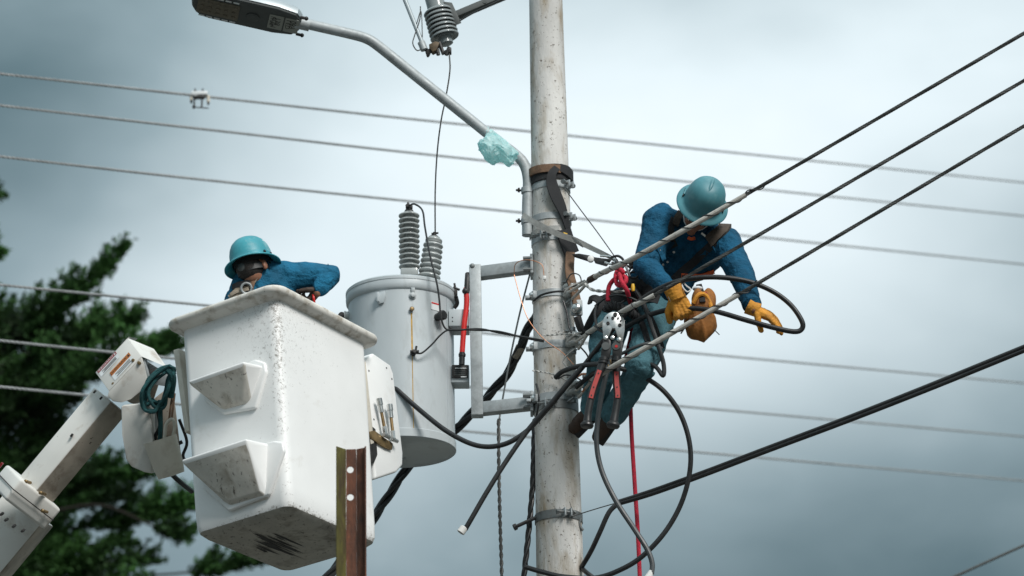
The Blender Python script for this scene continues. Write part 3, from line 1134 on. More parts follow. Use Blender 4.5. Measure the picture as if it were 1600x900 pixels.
def arm_box(b, p, q, hz, hy, bev=0.004):
    d = q - p
    b.prism([p + Z * hz - Yv * hy, q + Z * hz - Yv * hy, q - Z * hz - Yv * hy, p - Z * hz - Yv * hy], Yv * hy * 2, bev)


b = MB('galvanised')
b.box(V((xm, BY, (zt_ + zb_) / 2)), X * mpx(9.2), Yv * hd, Z * ((zt_ - zb_) / 2), 0.005)
b.build('upright', fr_)
for y_l, y_r, nm in ((427, 417, 0), (639, 631, 1)):
    p = V((xm + mpx(9.2) - 0.002, BY, at(752, y_l, BY).z)); q = at(829, y_r, PY + .01)
    b = MB('galvanised')
    arm_box(b, p, q, mpx(9.3), hd - 0.002)
    ar = b.build('arm', fr_)
    b = MB('galvanised')
    b.box(q + X * 0.006, X * 0.008, Yv * 0.06, Z * 0.055, 0.003)
    b.build('end_plate', ar)
    b = MB('galvanised_dark')
    b.bolt(q + V((.01, -.05, .03)), -X, 0.012, 0.05); b.bolt(q + V((.01, -.05, -.035)), -X, 0.012, 0.05)
    b.build('bolt', ar)
b = MB('galvanised_dark')
b.ball(at(738, 416, BY - .03), 0.016, 10); b.cyl(at(738, 416, BY - .02), at(738, 425, BY - .02), 0.012, 8)
b.build('pivot_bolt', fr_)
b = MB('steel_bright'); b.bolt(at(780, 654.5, BY), -Z, 0.010, 0.010); b.build('bolt', fr_)

# red insulated lead beside the frame
rl = thing('red_fuse_lead', 'red insulated lead hanging between transformer and frame', 'cable', at(722, 570, TY - .13))
b = MB('red_cable'); b.tube(cat([at(728, 450, TY - .15), at(729, 475, TY - .15), at(725, 510, TY - .15), at(722, 552, TY - .15)], 6), mpx(4.2), 12); b.build('lead', rl)
b = MB('iron_dark'); b.tube(cat([at(731, 428, TY - .13), at(730, 440, TY - .15), at(729, 458, TY - .155)], 4), mpx(4.4), 10); b.ball(at(727, 455, TY - .16), 0.018, 8); b.build('top_terminal', rl)
b = MB('rubber_black'); b.tube([at(722, 551, TY - .15), at(721.5, 570, TY - .15)], mpx(4.6), 12); b.tube([at(722, 553, TY - .15), at(722, 557, TY - .15)], mpx(5.6), 12); b.build('boot', rl)

# ------------------------------------------------------------------ aerial lift: bucket, boom
def cv(x, y, z):
    return RGT * x + UPV * y + FWD * z


LH = cv(-.838, -.281, .471).normalized()
RH = cv(.544, -.318, .777); RH = (RH - LH * RH.dot(LH)).normalized()
DH = LH.cross(RH)
if DH.z > 0:
    DH = -DH
DH = (DH + RGT * .022).normalized()
BA, BB, BH = 0.600, 0.770, 1.125
O_ = atd(431, 458, 15.0)


def bk(a, b, h):
    return O_ + LH * a + RH * b + DH * h


def bsolve(px, py, b=None, a=None):
    """pixel on the bucket plane b = const (left face) or a = const (right face) -> (a, b, h)"""
    d = ray(px, py)
    nrm = RH if a is None else LH
    c = bk(0, b, 0) if a is None else bk(a, 0, 0)
    t = (c - CAM).dot(nrm) / d.dot(nrm)
    p = CAM + d * t - O_
    return p.dot(LH), p.dot(RH), p.dot(DH)


def bpix(px, py, b=None, a=None):
    return bk(*bsolve(px, py, b, a))


lift = thing('bucket_lift', 'white fibreglass lift bucket on a white boom, lineman inside', 'bucket lift', bk(BA / 2, BB / 2, BH))


def rr(h, ins, rad, n=7):
    a0, a1, b0, b1 = ins, BA - ins, ins * 1.25, BB - ins * 1.25
    q = []
    for ca, cb, s0 in ((a0 + rad, b0 + rad, pi), (a1 - rad, b0 + rad, 1.5 * pi), (a1 - rad, b1 - rad, 0), (a0 + rad, b1 - rad, .5 * pi)):
        for k in range(n + 1):
            t = s0 + .5 * pi * k / n
            q.append(bk(ca + rad * cos(t), cb + rad * sin(t), h))
    return q


tap = lambda h: 0.010 * h / BH
b = MB('gelcoat_scuffed_shaded')
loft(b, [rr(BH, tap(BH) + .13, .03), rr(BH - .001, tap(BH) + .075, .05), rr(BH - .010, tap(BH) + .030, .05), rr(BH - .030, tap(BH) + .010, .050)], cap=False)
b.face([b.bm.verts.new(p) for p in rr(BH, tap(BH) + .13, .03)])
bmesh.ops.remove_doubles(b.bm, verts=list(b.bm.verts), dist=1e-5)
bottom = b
b.m('gelcoat')
hs_ = [BH - .030, BH - .055] + [BH - .055 - (BH - .06) * i / 14 for i in range(1, 15)]
loft(b, [rr(h, tap(h) + (.010 if i == 0 else .002 if i == 1 else 0), .050 if i == 0 else .052) for i, h in enumerate(hs_)], cap=False)
loft(b, [rr(0.005, tap(0), .052), rr(0.005, .012, .06), rr(BH - .03, tap(BH) + .012, .055)], cap=False)
b.face([b.bm.verts.new(p) for p in rr(BH - .03, tap(BH) + .012, .055)])
bmesh.ops.remove_doubles(b.bm, verts=list(b.bm.verts), dist=1e-5)
bucket = b.build('bucket', lift, ang=50)
wa = bucket.data.attributes.new('wear', 'FLOAT', 'POINT')
for i_, v_ in enumerate(bucket.data.vertices):
    q_ = v_.co + ORG[bucket.name] - O_
    a_, b_, h_ = q_.dot(LH), q_.dot(RH), q_.dot(DH)
    near_ = max(0, 1 - (abs(a_) + abs(b_)) / .115)
    side_ = max(0, 1 - (abs(a_ - BA) + abs(b_)) / .10, 1 - (abs(a_) + abs(b_ - BB)) / .08) * .55
    low_ = max(0, 1 - (BH - .01 - h_) / .07) * .95
    wa.data[i_].value = max(near_ * (.95 - .35 * h_ / BH), side_, low_)
b = MB('gelcoat_rim')
loft(b, [rr(0.030, .001, .05), rr(0.022, -.012, .055), rr(0.014, -.040, .070), rr(0.006, -.050, .076), rr(-.010, -.054, .078), rr(-.022, -.050, .076), rr(-.028, -.040, .07),
         rr(-.028, .006, .055), rr(-.020, .0135, .06), rr(0.03, .0135, .06)], cap=False)
b.build('rim', bucket, ang=50)


def step(top, low, fl, out, hd):
    """moulded foot step: top = outer edge ends, low = lower edge ends (photo pixels)"""
    A, B = [bsolve(x, y, b=-out) for x, y in top]
    C_, D_ = [bsolve(x, y, b=-.035) for x, y in low]
    pts = [bk(*A), bk(*B), bk(A[0], -out * .98, A[2] + .018), bk(B[0], -out * .98, B[2] + .018), bk(*C_), bk(*D_)]
    pts += [bk(A[0] + .012, .02, A[2] - .012), bk(B[0] - .03, .02, B[2] - .012), bk(C_[0] - .018, .02, C_[2] + .03), bk(D_[0] + .008, .02, D_[2] + .03)]
    b = MB('gelcoat')
    b.hull(pts, 0.024, 5)
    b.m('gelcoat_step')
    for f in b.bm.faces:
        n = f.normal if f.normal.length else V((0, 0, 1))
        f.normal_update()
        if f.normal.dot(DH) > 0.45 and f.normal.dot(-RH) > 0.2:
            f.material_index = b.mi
    st = b.build('foot_step', bucket, ang=40)
    b = MB('gelcoat')
    F_ = [bsolve(x, y, b=0.0) for x, y in fl]
    b.prism([bk(a, 0.01, h) for a, _, h in F_], RH * -0.022, 0.011, 4)
    b.build('moulded_flange', st)


step([(292, 598), (378, 566)], [(375, 627), (344, 636)], [(398, 563), (413, 568), (415, 582), (397, 640), (346, 650), (318, 630), (316, 600)], 0.13, .3)
step([(278, 722), (379, 687)], [(399, 770), (349, 786)], [(424, 690), (438, 692), (440, 706), (415, 775), (352, 802), (312, 768), (306, 725)], 0.15, .3)

# black rub marks across the underside
rs = random.Random(21)
for i in range(16):
    x0, y0 = 392 + rs.uniform(0, 42), 834 + rs.uniform(-6, 8) + i * 1.0
    ln = rs.uniform(18, 52); w_ = rs.uniform(.9, 2.6)
    def und(x, y):
        d = ray(x, y); c = bk(0, 0, BH + .0012)
        return CAM + d * ((c - CAM).dot(DH) / d.dot(DH))
    b = MB('ink_black')
    n_ = 7
    up_e = [(x0 + ln * j / n_, y0 + ln * .42 * j / n_ - w_ * sin(pi * j / n_) * rs.uniform(.4, 1)) for j in range(n_ + 1)]
    lo_e = [(x0 + ln * j / n_, y0 + ln * .42 * j / n_ + w_ * sin(pi * j / n_) * rs.uniform(.4, 1)) for j in range(n_ + 1)]
    b.poly([und(*p) for p in up_e] + [und(*p) for p in lo_e[1:-1][::-1]])
    b.smooth = False
    b.build('scuff_mark', bucket)

# hydraulic tool cover on the bucket's far side
poly = [(570, 562), (583, 548), (611, 567), (613, 580), (627, 705), (626, 724), (616, 735), (581, 747), (578, 692), (574, 640)]
b = MB('gelcoat')
b.prism([bpix(x, y, a=0.05) for x, y in poly], LH * 0.34, 0.014, 3)
cover = b.build('side_cover', lift)
b = MB('gelcoat_cream')
sb = [bsolve(x, y, a=0.04) for x, y in ((564, 566), (571, 562), (581, 690), (576, 692))]
b.prism([bk(*q) for q in sb], LH * 0.06, 0.003)
b.build('cover_bracket', cover)
b = MB('iron_dark')
b.prism([bpix(x, y, a=0.043) for x, y in ((574, 660), (584, 668), (586, 708), (580, 722), (575, 720))], LH * 0.08, 0.003)
b.build('hinge_gap', cover)
b = MB('brass')
b.prism([bpix(x, y, a=0.035) for x, y in ((574, 672), (582, 670), (604, 686), (611, 690), (609, 700), (600, 697), (588, 690), (575, 682))], LH * 0.012, 0.002)
b.build('valve_plate', cover)
for (x0, y0), (x1, y1) in (((590, 620), (600, 681)), ((606.5, 629), (612, 687))):
    c0, c1 = bpix(x0, y0, a=0.015), bpix(x1, y1, a=0.02)
    d = c1 - c0
    b = MB('brass'); b.cyl(c0 + d * .3, c0 + d * .85, 0.0085, 10); vf = b.build('hydraulic_fitting', cover)
    b = MB('steel_bright')
    b.cyl(c0, c0 + d * .17, 0.0155, 12); b.cyl(c0 + d * .165, c0 + d * .36, 0.0125, 12); b.build('coupling', vf)
    b = MB('steel_bright'); b.cyl(c0 + d * .72, c0 + d * .92, 0.013, 6); b.build('hex_nut', vf)
    b = MB('steel_bright'); b.cyl(c0 + d * .95 - RH * .02, c0 + d * .95 + RH * .03, 0.011, 10); b.build('elbow', vf)
for x, y in ((575, 577), (603, 572), (611, 589), (581, 653)):
    b = MB('galvanised_dark'); b.lathe(bpix(x, y, a=0.051), -LH, [(0.006, 0), (0.005, 0.003), (0, 0.004)], 8); b.build('screw', cover)

# mounting plate on the bucket's left, seen edge on
b = MB('gelcoat_cream')
q = [bsolve(x, y, b=0.10) for x, y in ((271, 548), (279, 547), (291, 676), (284, 679))]
pl_ = [bpix(x, y, b=0.12) for x, y in ((270, 550), (279, 547), (292, 676), (285, 680))]
b.prism(pl_, RH * 0.42, 0.006)
b.build('mount_plate', lift)

# boom
BD = 15.75
bdir2 = V((150 - 35, -(600 - 740)))          # photo direction of the boom, y up
bdir2.normalize()
bax = cv(bdir2.x, bdir2.y, 0.10).normalized()
bn2 = cv(bdir2.y, -bdir2.x, 0)               # across, toward lower right


def boom_section(px, py, s1, s2, dep):
    """box section with its ridge at the pixel; s1 = light face width, s2 = under face width (metres, projected)"""
    r0 = atd(px, py, dep)
    e1 = -bn2 * s1 + FWD * s2
    e2 = bn2 * s2 + FWD * s1
    e1 -= bax * e1.dot(bax); e2 -= bax * e2.dot(bax)
    return [r0, r0 + e1, r0 + e1 + e2, r0 + e2]


def boom_box(b, p, q, s1, s2, bev, d0=None, d1=None, mats=('boom_white', 'boom_dirty')):
    A = boom_section(*p, s1, s2, d0 or BD)
    L_ = (atd(*q, d1 or BD) - atd(*p, d0 or BD))
    b.m(mats[0])
    b.prism(A, bax * L_.dot(bax), bev, 3)
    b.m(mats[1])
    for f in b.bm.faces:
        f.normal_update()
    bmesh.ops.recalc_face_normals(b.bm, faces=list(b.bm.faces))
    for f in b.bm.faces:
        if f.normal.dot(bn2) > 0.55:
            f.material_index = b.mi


S = 15.75 / FPX
b = MB()
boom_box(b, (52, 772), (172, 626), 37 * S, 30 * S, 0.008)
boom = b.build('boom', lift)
b = MB()
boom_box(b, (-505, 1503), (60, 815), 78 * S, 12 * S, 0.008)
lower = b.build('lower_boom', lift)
b = MB()
boom_box(b, (7, 780), (33, 748), 40 * S, 77 * S, 0.016, mats=('boom_white', 'boom_white'), d0=BD - .07, d1=BD - .07)
col_ = b.build('boom_collar', lift)
b = MB('iron_dark')
for t in (0.5,):
    c0 = boom_section(7 + 26 * t, 780 - 32 * t, 40 * S, 77 * S, BD - .074)
    b.tube([c0[1], c0[0], c0[3]], 0.003, 5)
b.build('collar_seam', col_)
b = MB('boom_white')
for t, s_ in ((0.2, .35), (.55, .65), (.2, .8)):
    pass
for (x, y) in ((40, 752), (63, 770), (66, 798)):
    b = MB('brass'); b.lathe(atd(x, y, BD - .03), cv(-.3, .2, -1), [(0.008, -0.06), (0.010, 0.002), (0.006, 0.006), (0, 0.006)], 8); b.build('screw', col_)
# dark bolts along the boom below the collar
for x, y in ((10, 812), (3, 803), (22, 822), (36, 829)):
    b = MB('iron_dark'); b.box(atd(x, y, BD - .005), bax * .008, bn2 * .006, FWD * .03, .002); b.build('bolt', lower)
for x, y in ((64, 743), (83, 726), (112, 680), (148, 612), (158, 622)):
    b = MB('iron_dark'); r_ = atd(x, y, BD)
    d_n = ((x - 66) * bdir2.y + (776 - y) * -bdir2.x)
    b.box(atd(x, y, BD + .01 + 14 * S), bax * .009, bn2 * .005, FWD * .012, .002); b.build('boom_mark', boom)

# head cover on the boom tip
HD = BD - .06
def cover_pt(px, py, dz=0.0):
    return atd(px, py, HD + dz)
fA, fB, fC, fD = (149, 582), (199, 528), (221, 557), (170, 611)       # the face with the labels
P_A, P_B, P_C, P_D = cover_pt(*fA, .14), cover_pt(*fB, .14), cover_pt(*fC), cover_pt(*fD)
P_E = cover_pt(261, 574, .12)                                           # right end of the upper face
P_F = cover_pt(240, 545, .30)
b = MB('boom_white')
th = FWD * 0.012
b.prism([P_A, P_B, P_C, P_D], (P_B - P_A).cross(P_D - P_A).normalized() * -0.012 if (P_B - P_A).cross(P_D - P_A).dot(FWD) < 0 else (P_B - P_A).cross(P_D - P_A).normalized() * 0.012, 0.004)
b.prism([P_B, P_F, P_E, P_C], FWD * 0.014, 0.004)
b.prism([P_D + FWD * .002, P_C + FWD * .002, cover_pt(225, 570), cover_pt(230, 592), cover_pt(224, 608), cover_pt(204, 624), cover_pt(190, 629), cover_pt(176, 627), cover_pt(168, 618)], FWD * 0.02, 0.005)
b.prism([P_A, P_A + FWD * .16, P_B + FWD * .16 + (P_F - P_B) * .2, P_B], cv(.3, .3, .1) * .02, 0.003)
head = b.build('boom_head_cover', lift)
b = MB('boom_dirty')
b.hull([cover_pt(175, 605, .16), cover_pt(215, 556, .16), cover_pt(255, 580, .16), cover_pt(240, 625, .16), cover_pt(205, 632, .12), cover_pt(175, 605, .3), cover_pt(255, 580, .3), cover_pt(240, 625, .3)], 0.01)
b.build('boom_tip', lift)
b = MB('galvanised')
b.prism([cover_pt(217, 566, .03), cover_pt(226, 562, .03), cover_pt(234, 592, .03), cover_pt(228, 594, .03)], FWD * .1, .002)
b.prism([cover_pt(228, 568, .1), cover_pt(262, 582, .1), cover_pt(262, 604, .1), cover_pt(234, 600, .1)], FWD * .04, .002)
b.build('pivot_bracket', lift)
b = MB('iron_dark'); b.lathe(cover_pt(241, 585, .09), -FWD, [(0.03, 0), (0.03, .02), (.018, .025), (0, .025)], 14); b.build('pivot_pin', lift)
for x, y in ((208, 563), (177, 600), (217, 567)):
    b = MB('brass'); b.lathe(cover_pt(x, y, -.004 + (.02 if x < 210 else 0)), cv(-.4, .3, -1), [(0.009, -.01), (0.009, 0.004), (0, 0.007)], 8); b.build('screw', head)
# warning labels (lettering mirrored as in the picture)
fx, fy = (P_B - P_A), (P_D - P_A)
nf = fx.cross(fy).normalized()
if nf.dot(FWD) > 0:
    nf = -nf
def facept(s, t, o=0.002):
    return P_A + fx * s + fy * t + nf * o
def label(s0, s1, t0, t1, split, hcol, word):
    b = MB('paper_white'); b.poly([facept(s0, t0), facept(s1, t0), facept(s1, t1), facept(s0, t1)]); lb = b.build('warning_label', head)
    b = MB(hcol); b.poly([facept(s0, t0, .003), facept(s1, t0, .003), facept(s1, split, .003), facept(s0, split, .003)]); b.build('label_header', lb)
    b = MB('ink_black')
    for i in range(3):
        t = split + (t1 - split) * (0.25 + .22 * i)
        b.poly([facept(s0 + (s1 - s0) * (.15 + .08 * (i % 2)), t, .003), facept(s1 - (s1 - s0) * .12, t, .003), facept(s1 - (s1 - s0) * .12, t + .022, .003), facept(s0 + (s1 - s0) * (.15 + .08 * (i % 2)), t + .022, .003)])
    b.build('label_print', lb)
    hh = (split - t0)
    sz = fx.length * (s1 - s0) * 0.80 / (0.66 * len(word))
    text_part(word, 'lettering', 'ink_black' if hcol == 'label_orange' else 'paper_white', facept(s1 - (s1 - s0) * .16, split - hh * .2, .0045), -fx.normalized(), -fy.normalized(), (sz, fy.length * hh * .85), lb)
    b = MB('ink_black' if hcol == 'label_orange' else 'paper_white')
    sA, sB = s1 - (s1 - s0) * .13, s1 - (s1 - s0) * .03
    b.poly([facept(sA, split - hh * .2, .0045), facept(sB, split - hh * .2, .0045), facept((sA + sB) / 2, t0 + hh * .15, .0045)]); b.build('warning_triangle', lb)
    return lb
label(.24, .84, .50, .90, .66, 'label_orange', 'WARNING')
label(.05, .62, .04, .34, .15, 'label_red', 'DANGER')
b = MB('label_red'); p0 = atd(0, 727, BD - .045)
b.box(atd(1, 727, BD + .05), cv(.6, .76, 0) * .016, cv(.76, -.6, .3) * .006, FWD * .012); b.build('warning_label', col_)

# second rounded guard below the head
b = MB('boom_white')
gp = [(189, 636), (192, 633), (226, 630), (236, 640), (238, 690), (238, 740), (226, 738), (205, 729), (197, 718), (191, 680)]
b.prism([atd(x, y, HD - .04) for x, y in gp], FWD * .12 + RGT * .01, .014, 3)
guard = b.build('pivot_guard', lift)
b = MB('boom_dirty')
b.hull([atd(238, 625, HD + .1), atd(270, 600, HD + .1), atd(284, 720, HD + .1), atd(240, 740, HD + .1), atd(238, 625, HD + .3), atd(270, 600, HD + .3), atd(284, 720, HD + .3)], .01)
b.build('bucket_mount', lift)
b = MB('galvanised')
b.prism([atd(238, 628, HD + .05), atd(247, 640, HD + .05), atd(246, 672, HD + .05), atd(239, 672, HD + .05)], FWD * .05, .002)
b.build('mount_strip', lift)
b = MB('rubber_black')
b.tube(cat([atd(246, 640, HD), atd(250, 665, HD), atd(243, 685, HD + .02), atd(262, 700, HD + .05), atd(285, 690, HD + .06)], 5), .010, 8)
b.tube(cat([atd(280, 655, HD + .05), atd(292, 690, HD + .06), atd(286, 712, HD + .07), atd(294, 726, HD + .08)], 5), .008, 8)
b.tube(cat([atd(262, 735, HD + .05), atd(280, 752, HD + .08), atd(300, 768, HD + .2)], 5), .013, 8)
b.build('hydraulic_hose', lift)
# hand-line coil hung on the boom head
rp = thing('rope_coil', 'dark teal rope coil hung between boom head and bucket', 'rope', atd(240, 645, HD - .1))
rng = random.Random(4)
b = MB('teal_rope')
for i in range(6):
    w = 1 - .12 * i + rng.uniform(-.08, .08)
    dx = rng.uniform(-5, 8)
    lpz = HD - .10 + .018 * i
    pts = [(268 + dx * .3, 574), (252 + dx, 579), (236 + dx, 596), (226 + 8 * (1 - w) + dx, 616), (229 + dx, 634), (241 + dx, 643 - 6 * (1 - w) * 5), (252 + dx, 634), (260 + dx * .4, 612), (266, 590), (272, 573 + i * 2)]
    b.tube(cat([atd(x + rng.uniform(-3, 3), y + rng.uniform(-4, 4), lpz + rng.uniform(-.02, .02)) for x, y in pts], 5), .0092, 8)
b.tube(cat([atd(262, 577, HD - .1), atd(270, 590, HD - .1), atd(266, 620, HD - .06)], 5), .02, 8)
b.build('coil', rp)
b = MB('teal_rope'); b.tube(cat([atd(250, 625, HD - .06), atd(251, 660, HD - .05), atd(250, 690, HD - .03)], 5), .012, 8); b.build('tail', rp)
# plastic tool holster
ho = thing('tool_holster', 'grimy white plastic tool holster hooked below the rope coil', 'holster', atd(256, 752, HD - .06))
hA, hB = atd(250, 686, HD - .08), atd(268, 743, HD - .08)
hx = (hB - hA).normalized()
b = MB('gelcoat_cream')
b.lathe(hA, hx, [(mpx(23.5), 0), (mpx(25), .0), (mpx(25), .01), (mpx(22.5), (hB - hA).length * .75), (mpx(20), (hB - hA).length), (0, (hB - hA).length + .004)], 28, cap=False)
b.build('cup', ho)
b = MB('gelcoat_cream'); b.tube(cat([atd(257, 690, HD - .1), atd(259, 665, HD - .09), atd(268, 655, HD - .09), atd(273, 664, HD - .09), atd(270, 684, HD - .09)], 5), .009, 8); b.build('hook', ho)
b = MB('webbing_brown'); b.tube(cat([atd(268, 656, HD - .08), atd(270, 640, HD - .06), atd(273, 615, HD - .02)], 4), .006, 6); b.tube(cat([atd(264, 660, HD - .08), atd(266, 640, HD - .06), atd(270, 615, HD - .02)], 4), .006, 6); b.build('lanyard', ho)

# ------------------------------------------------------------------ rusty steel channel post in front
CHY = 14.0 * cos(PITCH)
cp = thing('channel_post', 'rusty mossy steel channel post standing before the bucket', 'post', (at(550, 880, CHY).x, CHY, 0))
s_ = 14.0 / FPX
xl, xm_, xr, xe = [at(x, 800, CHY).x for x in (527.5, 541, 557, 571)]
ztop = at(545, 702, CHY).z


def flange(b, x0, y0, x1, y1, z0, z1, th=0.006):
    d = V((x1 - x0, y1 - y0, 0)); n = V((-d.y, d.x, 0)).normalized() * th
    b.prism([V((x0, y0, z0)), V((x1, y1, z0)), V((x1, y1, z1)), V((x0, y0, z1))], n, 0.001, 1)


b = MB('rust_moss'); flange(b, xl, CHY - .05, xm_, CHY, 0.0, ztop); b.build('left_flange', cp, 'moss-grown yellowish flange')
b = MB('rust_steel'); flange(b, xr, CHY, xe - .004, CHY - .022, 0.0, ztop); flange(b, xe - .005, CHY - .022, xe + .001, CHY - .05, 0.0, ztop - .002); b.build('right_flange', cp)
# web with two punched holes
b = MB('rust_steel')
hz = [at(547, 734, CHY).z, at(547.5, 777, CHY).z]
hx_, hr = at(547.3, 760, CHY).x, mpx(5.2, CHY)
zc = [hz[1] - (hz[0] - hz[1]) / 2, (hz[0] + hz[1]) / 2, ztop]
b.box(V(((xm_ + xr) / 2, CHY + .003, zc[0] / 2)), X * ((xr - xm_) / 2), Yv * .003, Z * (zc[0] / 2))
for k in (0, 1):
    za, zb = zc[k], zc[k + 1]
    zh = hz[1 - k]
    n = 24
    for yy in (CHY, CHY + .006):
        inner, outer = [], []
        for i in range(n):
            t = 2 * pi * i / n
            inner.append(b.bm.verts.new((hx_ + hr * cos(t), yy, zh + hr * sin(t))))
            c_, s2 = cos(t), sin(t)
            k1 = min(((xr - hx_) / c_ if c_ > 1e-6 else (xm_ - hx_) / c_ if c_ < -1e-6 else 1e9), ((zb - zh) / s2 if s2 > 1e-6 else (za - zh) / s2 if s2 < -1e-6 else 1e9))
            outer.append(b.bm.verts.new((hx_ + k1 * c_, yy, zh + k1 * s2)))
        for i in range(n):
            b.face([inner[i], inner[(i + 1) % n], outer[(i + 1) % n], outer[i]])
        for cx_, cz_ in ((xm_, za), (xm_, zb), (xr, za), (xr, zb)):
            # fill the corner the radial fan skips
            near = sorted(outer, key=lambda v: (v.co - V((cx_, yy, cz_))).length)[:2]
            b.face([near[0], near[1], b.bm.verts.new((cx_, yy, cz_))])
        if yy == CHY:
            keep = inner
    for i in range(n):
        b.face([keep[i], keep[(i + 1) % n], inner[(i + 1) % n], inner[i]])
b.smooth = False
b.build('web', cp)

# ------------------------------------------------------------------ overhead wires behind
def lerp_wire(name, pts, r, mt, label, group=None, tw=True, sag=0.0, pitch=0.16, strands=3, sub=40, n=5):
    b = MB(mt)
    path = cat([at(*p) for p in pts], sub)
    if tw:
        b.twist(path, r, strands, pitch, n)
    else:
        b.tube(path, r, n + 3)
    return b.build(name, None, label, 'wire', group)


bgw = [((-260, 86), (312, 150), (890, 212), (1860, 312), 'topmost far wire, the one carrying the clamp'),
       ((-260, 134), (320, 202), (890, 265), (1860, 364), 'second far wire from the top, passing behind the helmet'),
       ((-260, 214), (320, 281), (900, 341), (1860, 440), 'third far wire from the top, passing behind the blue shirt'),
       ((-260, 419), (320, 477), (1043, 548), (1860, 622), 'far wire passing just above the bucket rim'),
       ((-260, 504), (270, 560), (1000, 629), (1860, 705), 'far wire passing behind the boom head cover'),
       ((-260, 578), (130, 617), (905, 690), (1860, 774), 'lowest of the far wires, crossing the dark tree')]
for i, (p0, p1, p2, p3, lb) in enumerate(bgw):
    b = MB('wire_weathered')
    def wy(px):
        # distance for a straight run from 19 m (left) to 33 m (right)
        s_ = (px + 260) / 2120
        return 1 / ((1 - s_) / 19.0 + s_ / 38.0)
    pts = [at(x, y, wy(x)) for x, y in (p0, p1, p2, p3)]
    path = []
    n = 240
    # smooth quadratic through the measured points in picture order
    cp_ = cat(pts, n // 3)
    b.tube(cp_, 0.0088, 8); b.twist(resample(cp_, .028), 0.0108, 4, 0.20, 4, 0.004)
    b.build('overhead_wire', None, lb, 'wire', 'far overhead wires')
b = MB('wire_dark')
b.tube([at(1420, 932, 24), at(1500, 897, 24), at(1600, 852, 24), at(1760, 780, 24)], 0.011, 8)
b.build('overhead_wire', None, 'short dark wire cutting the bottom right corner', 'wire', 'far overhead wires')
# clamp on the topmost wire
WY = 1 / ((1 - 572 / 2120) / 19.0 + 572 / 2120 / 38.0)
k = WY / 15.5
cl = thing('line_clamp', 'small pale and black line clamp sitting on the topmost far wire', 'clamp', at(312, 170, WY))
b = MB('paper_white')
b.box(at(312, 147, WY), X * mpx(13, WY), Yv * .03, Z * mpx(3.2, WY), .006); b.build('saddle', cl)
for x in (299, 325.5):
    b = MB('gelcoat_cream'); b.cyl(at(x, 147 + (x - 299) * .1, WY), at(x, 157 + (x - 299) * .1, WY), mpx(2.6, WY), 10); e = b.build('weight', cl)
    b = MB('iron_dark'); b.cyl(at(x, 157 + (x - 299) * .1, WY), at(x, 161 + (x - 299) * .1, WY), mpx(1.7, WY), 8); b.build('weight_bolt', e)
b = MB('iron_dark')
b.box(at(311, 152, WY - .02), X * mpx(9, WY), Yv * .02, Z * mpx(2.4, WY), .004)
for x in (303.5, 315.5):
    b.cyl(at(x + .5, 150, WY - .02), at(x - .5, 169, WY - .02), mpx(1.4, WY), 8)
    b.cyl(at(x + 1.5, 139, WY - .02), at(x + .5, 149, WY - .02), mpx(1.5, WY), 8)
b.ball(at(303, 167, WY - .02), mpx(3, WY), 10); b.cyl(at(303, 167.5, WY - .02), at(326, 169, WY - .02), mpx(1.0, WY), 8)
b.build('bail', cl)

# ------------------------------------------------------------------ spool insulators on the pole
SP = []
for i, (cx, cy, lb) in enumerate(((892, 455, 'uppermost of three porcelain spool insulators clamped to the pole'), (896, 532, 'middle porcelain spool insulator on the pole, left of the cutter head'),
                                  (896, 608, 'lowest porcelain spool insulator, beside the cutter handles'))):
    c = at(cx, cy, PY - .115)
    SP.append(c)
    t = thing('spool_insulator', lb, 'insulator', c, 'spool insulators on the pole')
    b = MB('porcelain')
    b.lathe(c, Z, [(0.012, -.034), (0.033, -.034), (0.044, -.026), (0.046, -.016), (0.038, -.008), (0.027, 0), (0.030, .008), (0.040, .014), (0.043, .022), (0.040, .032), (0.028, .042), (0.012, .044)], 28)
    b.build('spool', t, ang=50)
    b = MB('galvanised')
    d = V((PX, PY, 0)) - V((c.x, c.y, 0)); d.normalize()
    sd_ = d.cross(Z)
    b.box(c + d * .055, d * .004, sd_ * .03, Z * .075, .003)
    b.hull([c + d * .055 + sd_ * s + Z * z for s in (-.026, .026) for z in (-.075, -.069)] + [c - d * .012 + sd_ * s + Z * z for s in (-.016, .016) for z in (-.054, -.048)], .002)
    b.hull([c + d * .055 + sd_ * s + Z * z for s in (-.026, .026) for z in (.062, .068)] + [c - d * .012 + sd_ * s + Z * z for s in (-.016, .016) for z in (.050, .056)], .002)
    b.build('clevis', t)
    b = MB('galvanised_dark'); b.cyl(c - Z * .066, c + Z * .070, .0075, 10); b.bolt(c - Z * .074, Z, .014, .012); b.m('galvanised').bolt(c + Z * .060, Z, .015, .013)
    b.build('pin', t)
    b = MB('wire_alu')
    for j in range(3):
        b.tube(cat([c + V((cos(a) * .040, sin(a) * .040, -.012 + .008 * j)) for a in [pi * 2 * q / 12 for q in range(13)]], 2), .0045, 6)
    b.tube(cat([c + V((-.035, -.03, -.02)), c + V((0, -.047, .012)), c + V((.045, -.03, .035)), c + V((.075, -.01, .055))], 5), .006, 6)
    b.build('tie_wire', t)

# big round bolt head and link under the first spool
t = thing('snap_link', 'steel link with round mirror-like bolt under the uppermost spool', 'link', at(901, 496, PY - .16))
b = MB('galvanised'); b.box(at(901, 481, PY - .15), X * .031, Yv * .012, Z * .045, .008); b.build('link_plate', t)
b = MB('steel_bright'); b.lathe(at(901, 482, PY - .165), -Yv, [(.030, 0), (.030, .006), (.027, .014), (.018, .021), (0, .025)], 24); b.build('bolt_head', t)
b = MB('iron_dark'); b.tube(cat([at(902, 495, PY - .15), at(907, 512, PY - .14), at(914, 521, PY - .13)], 4), .022, 10); b.build('shackle', t)

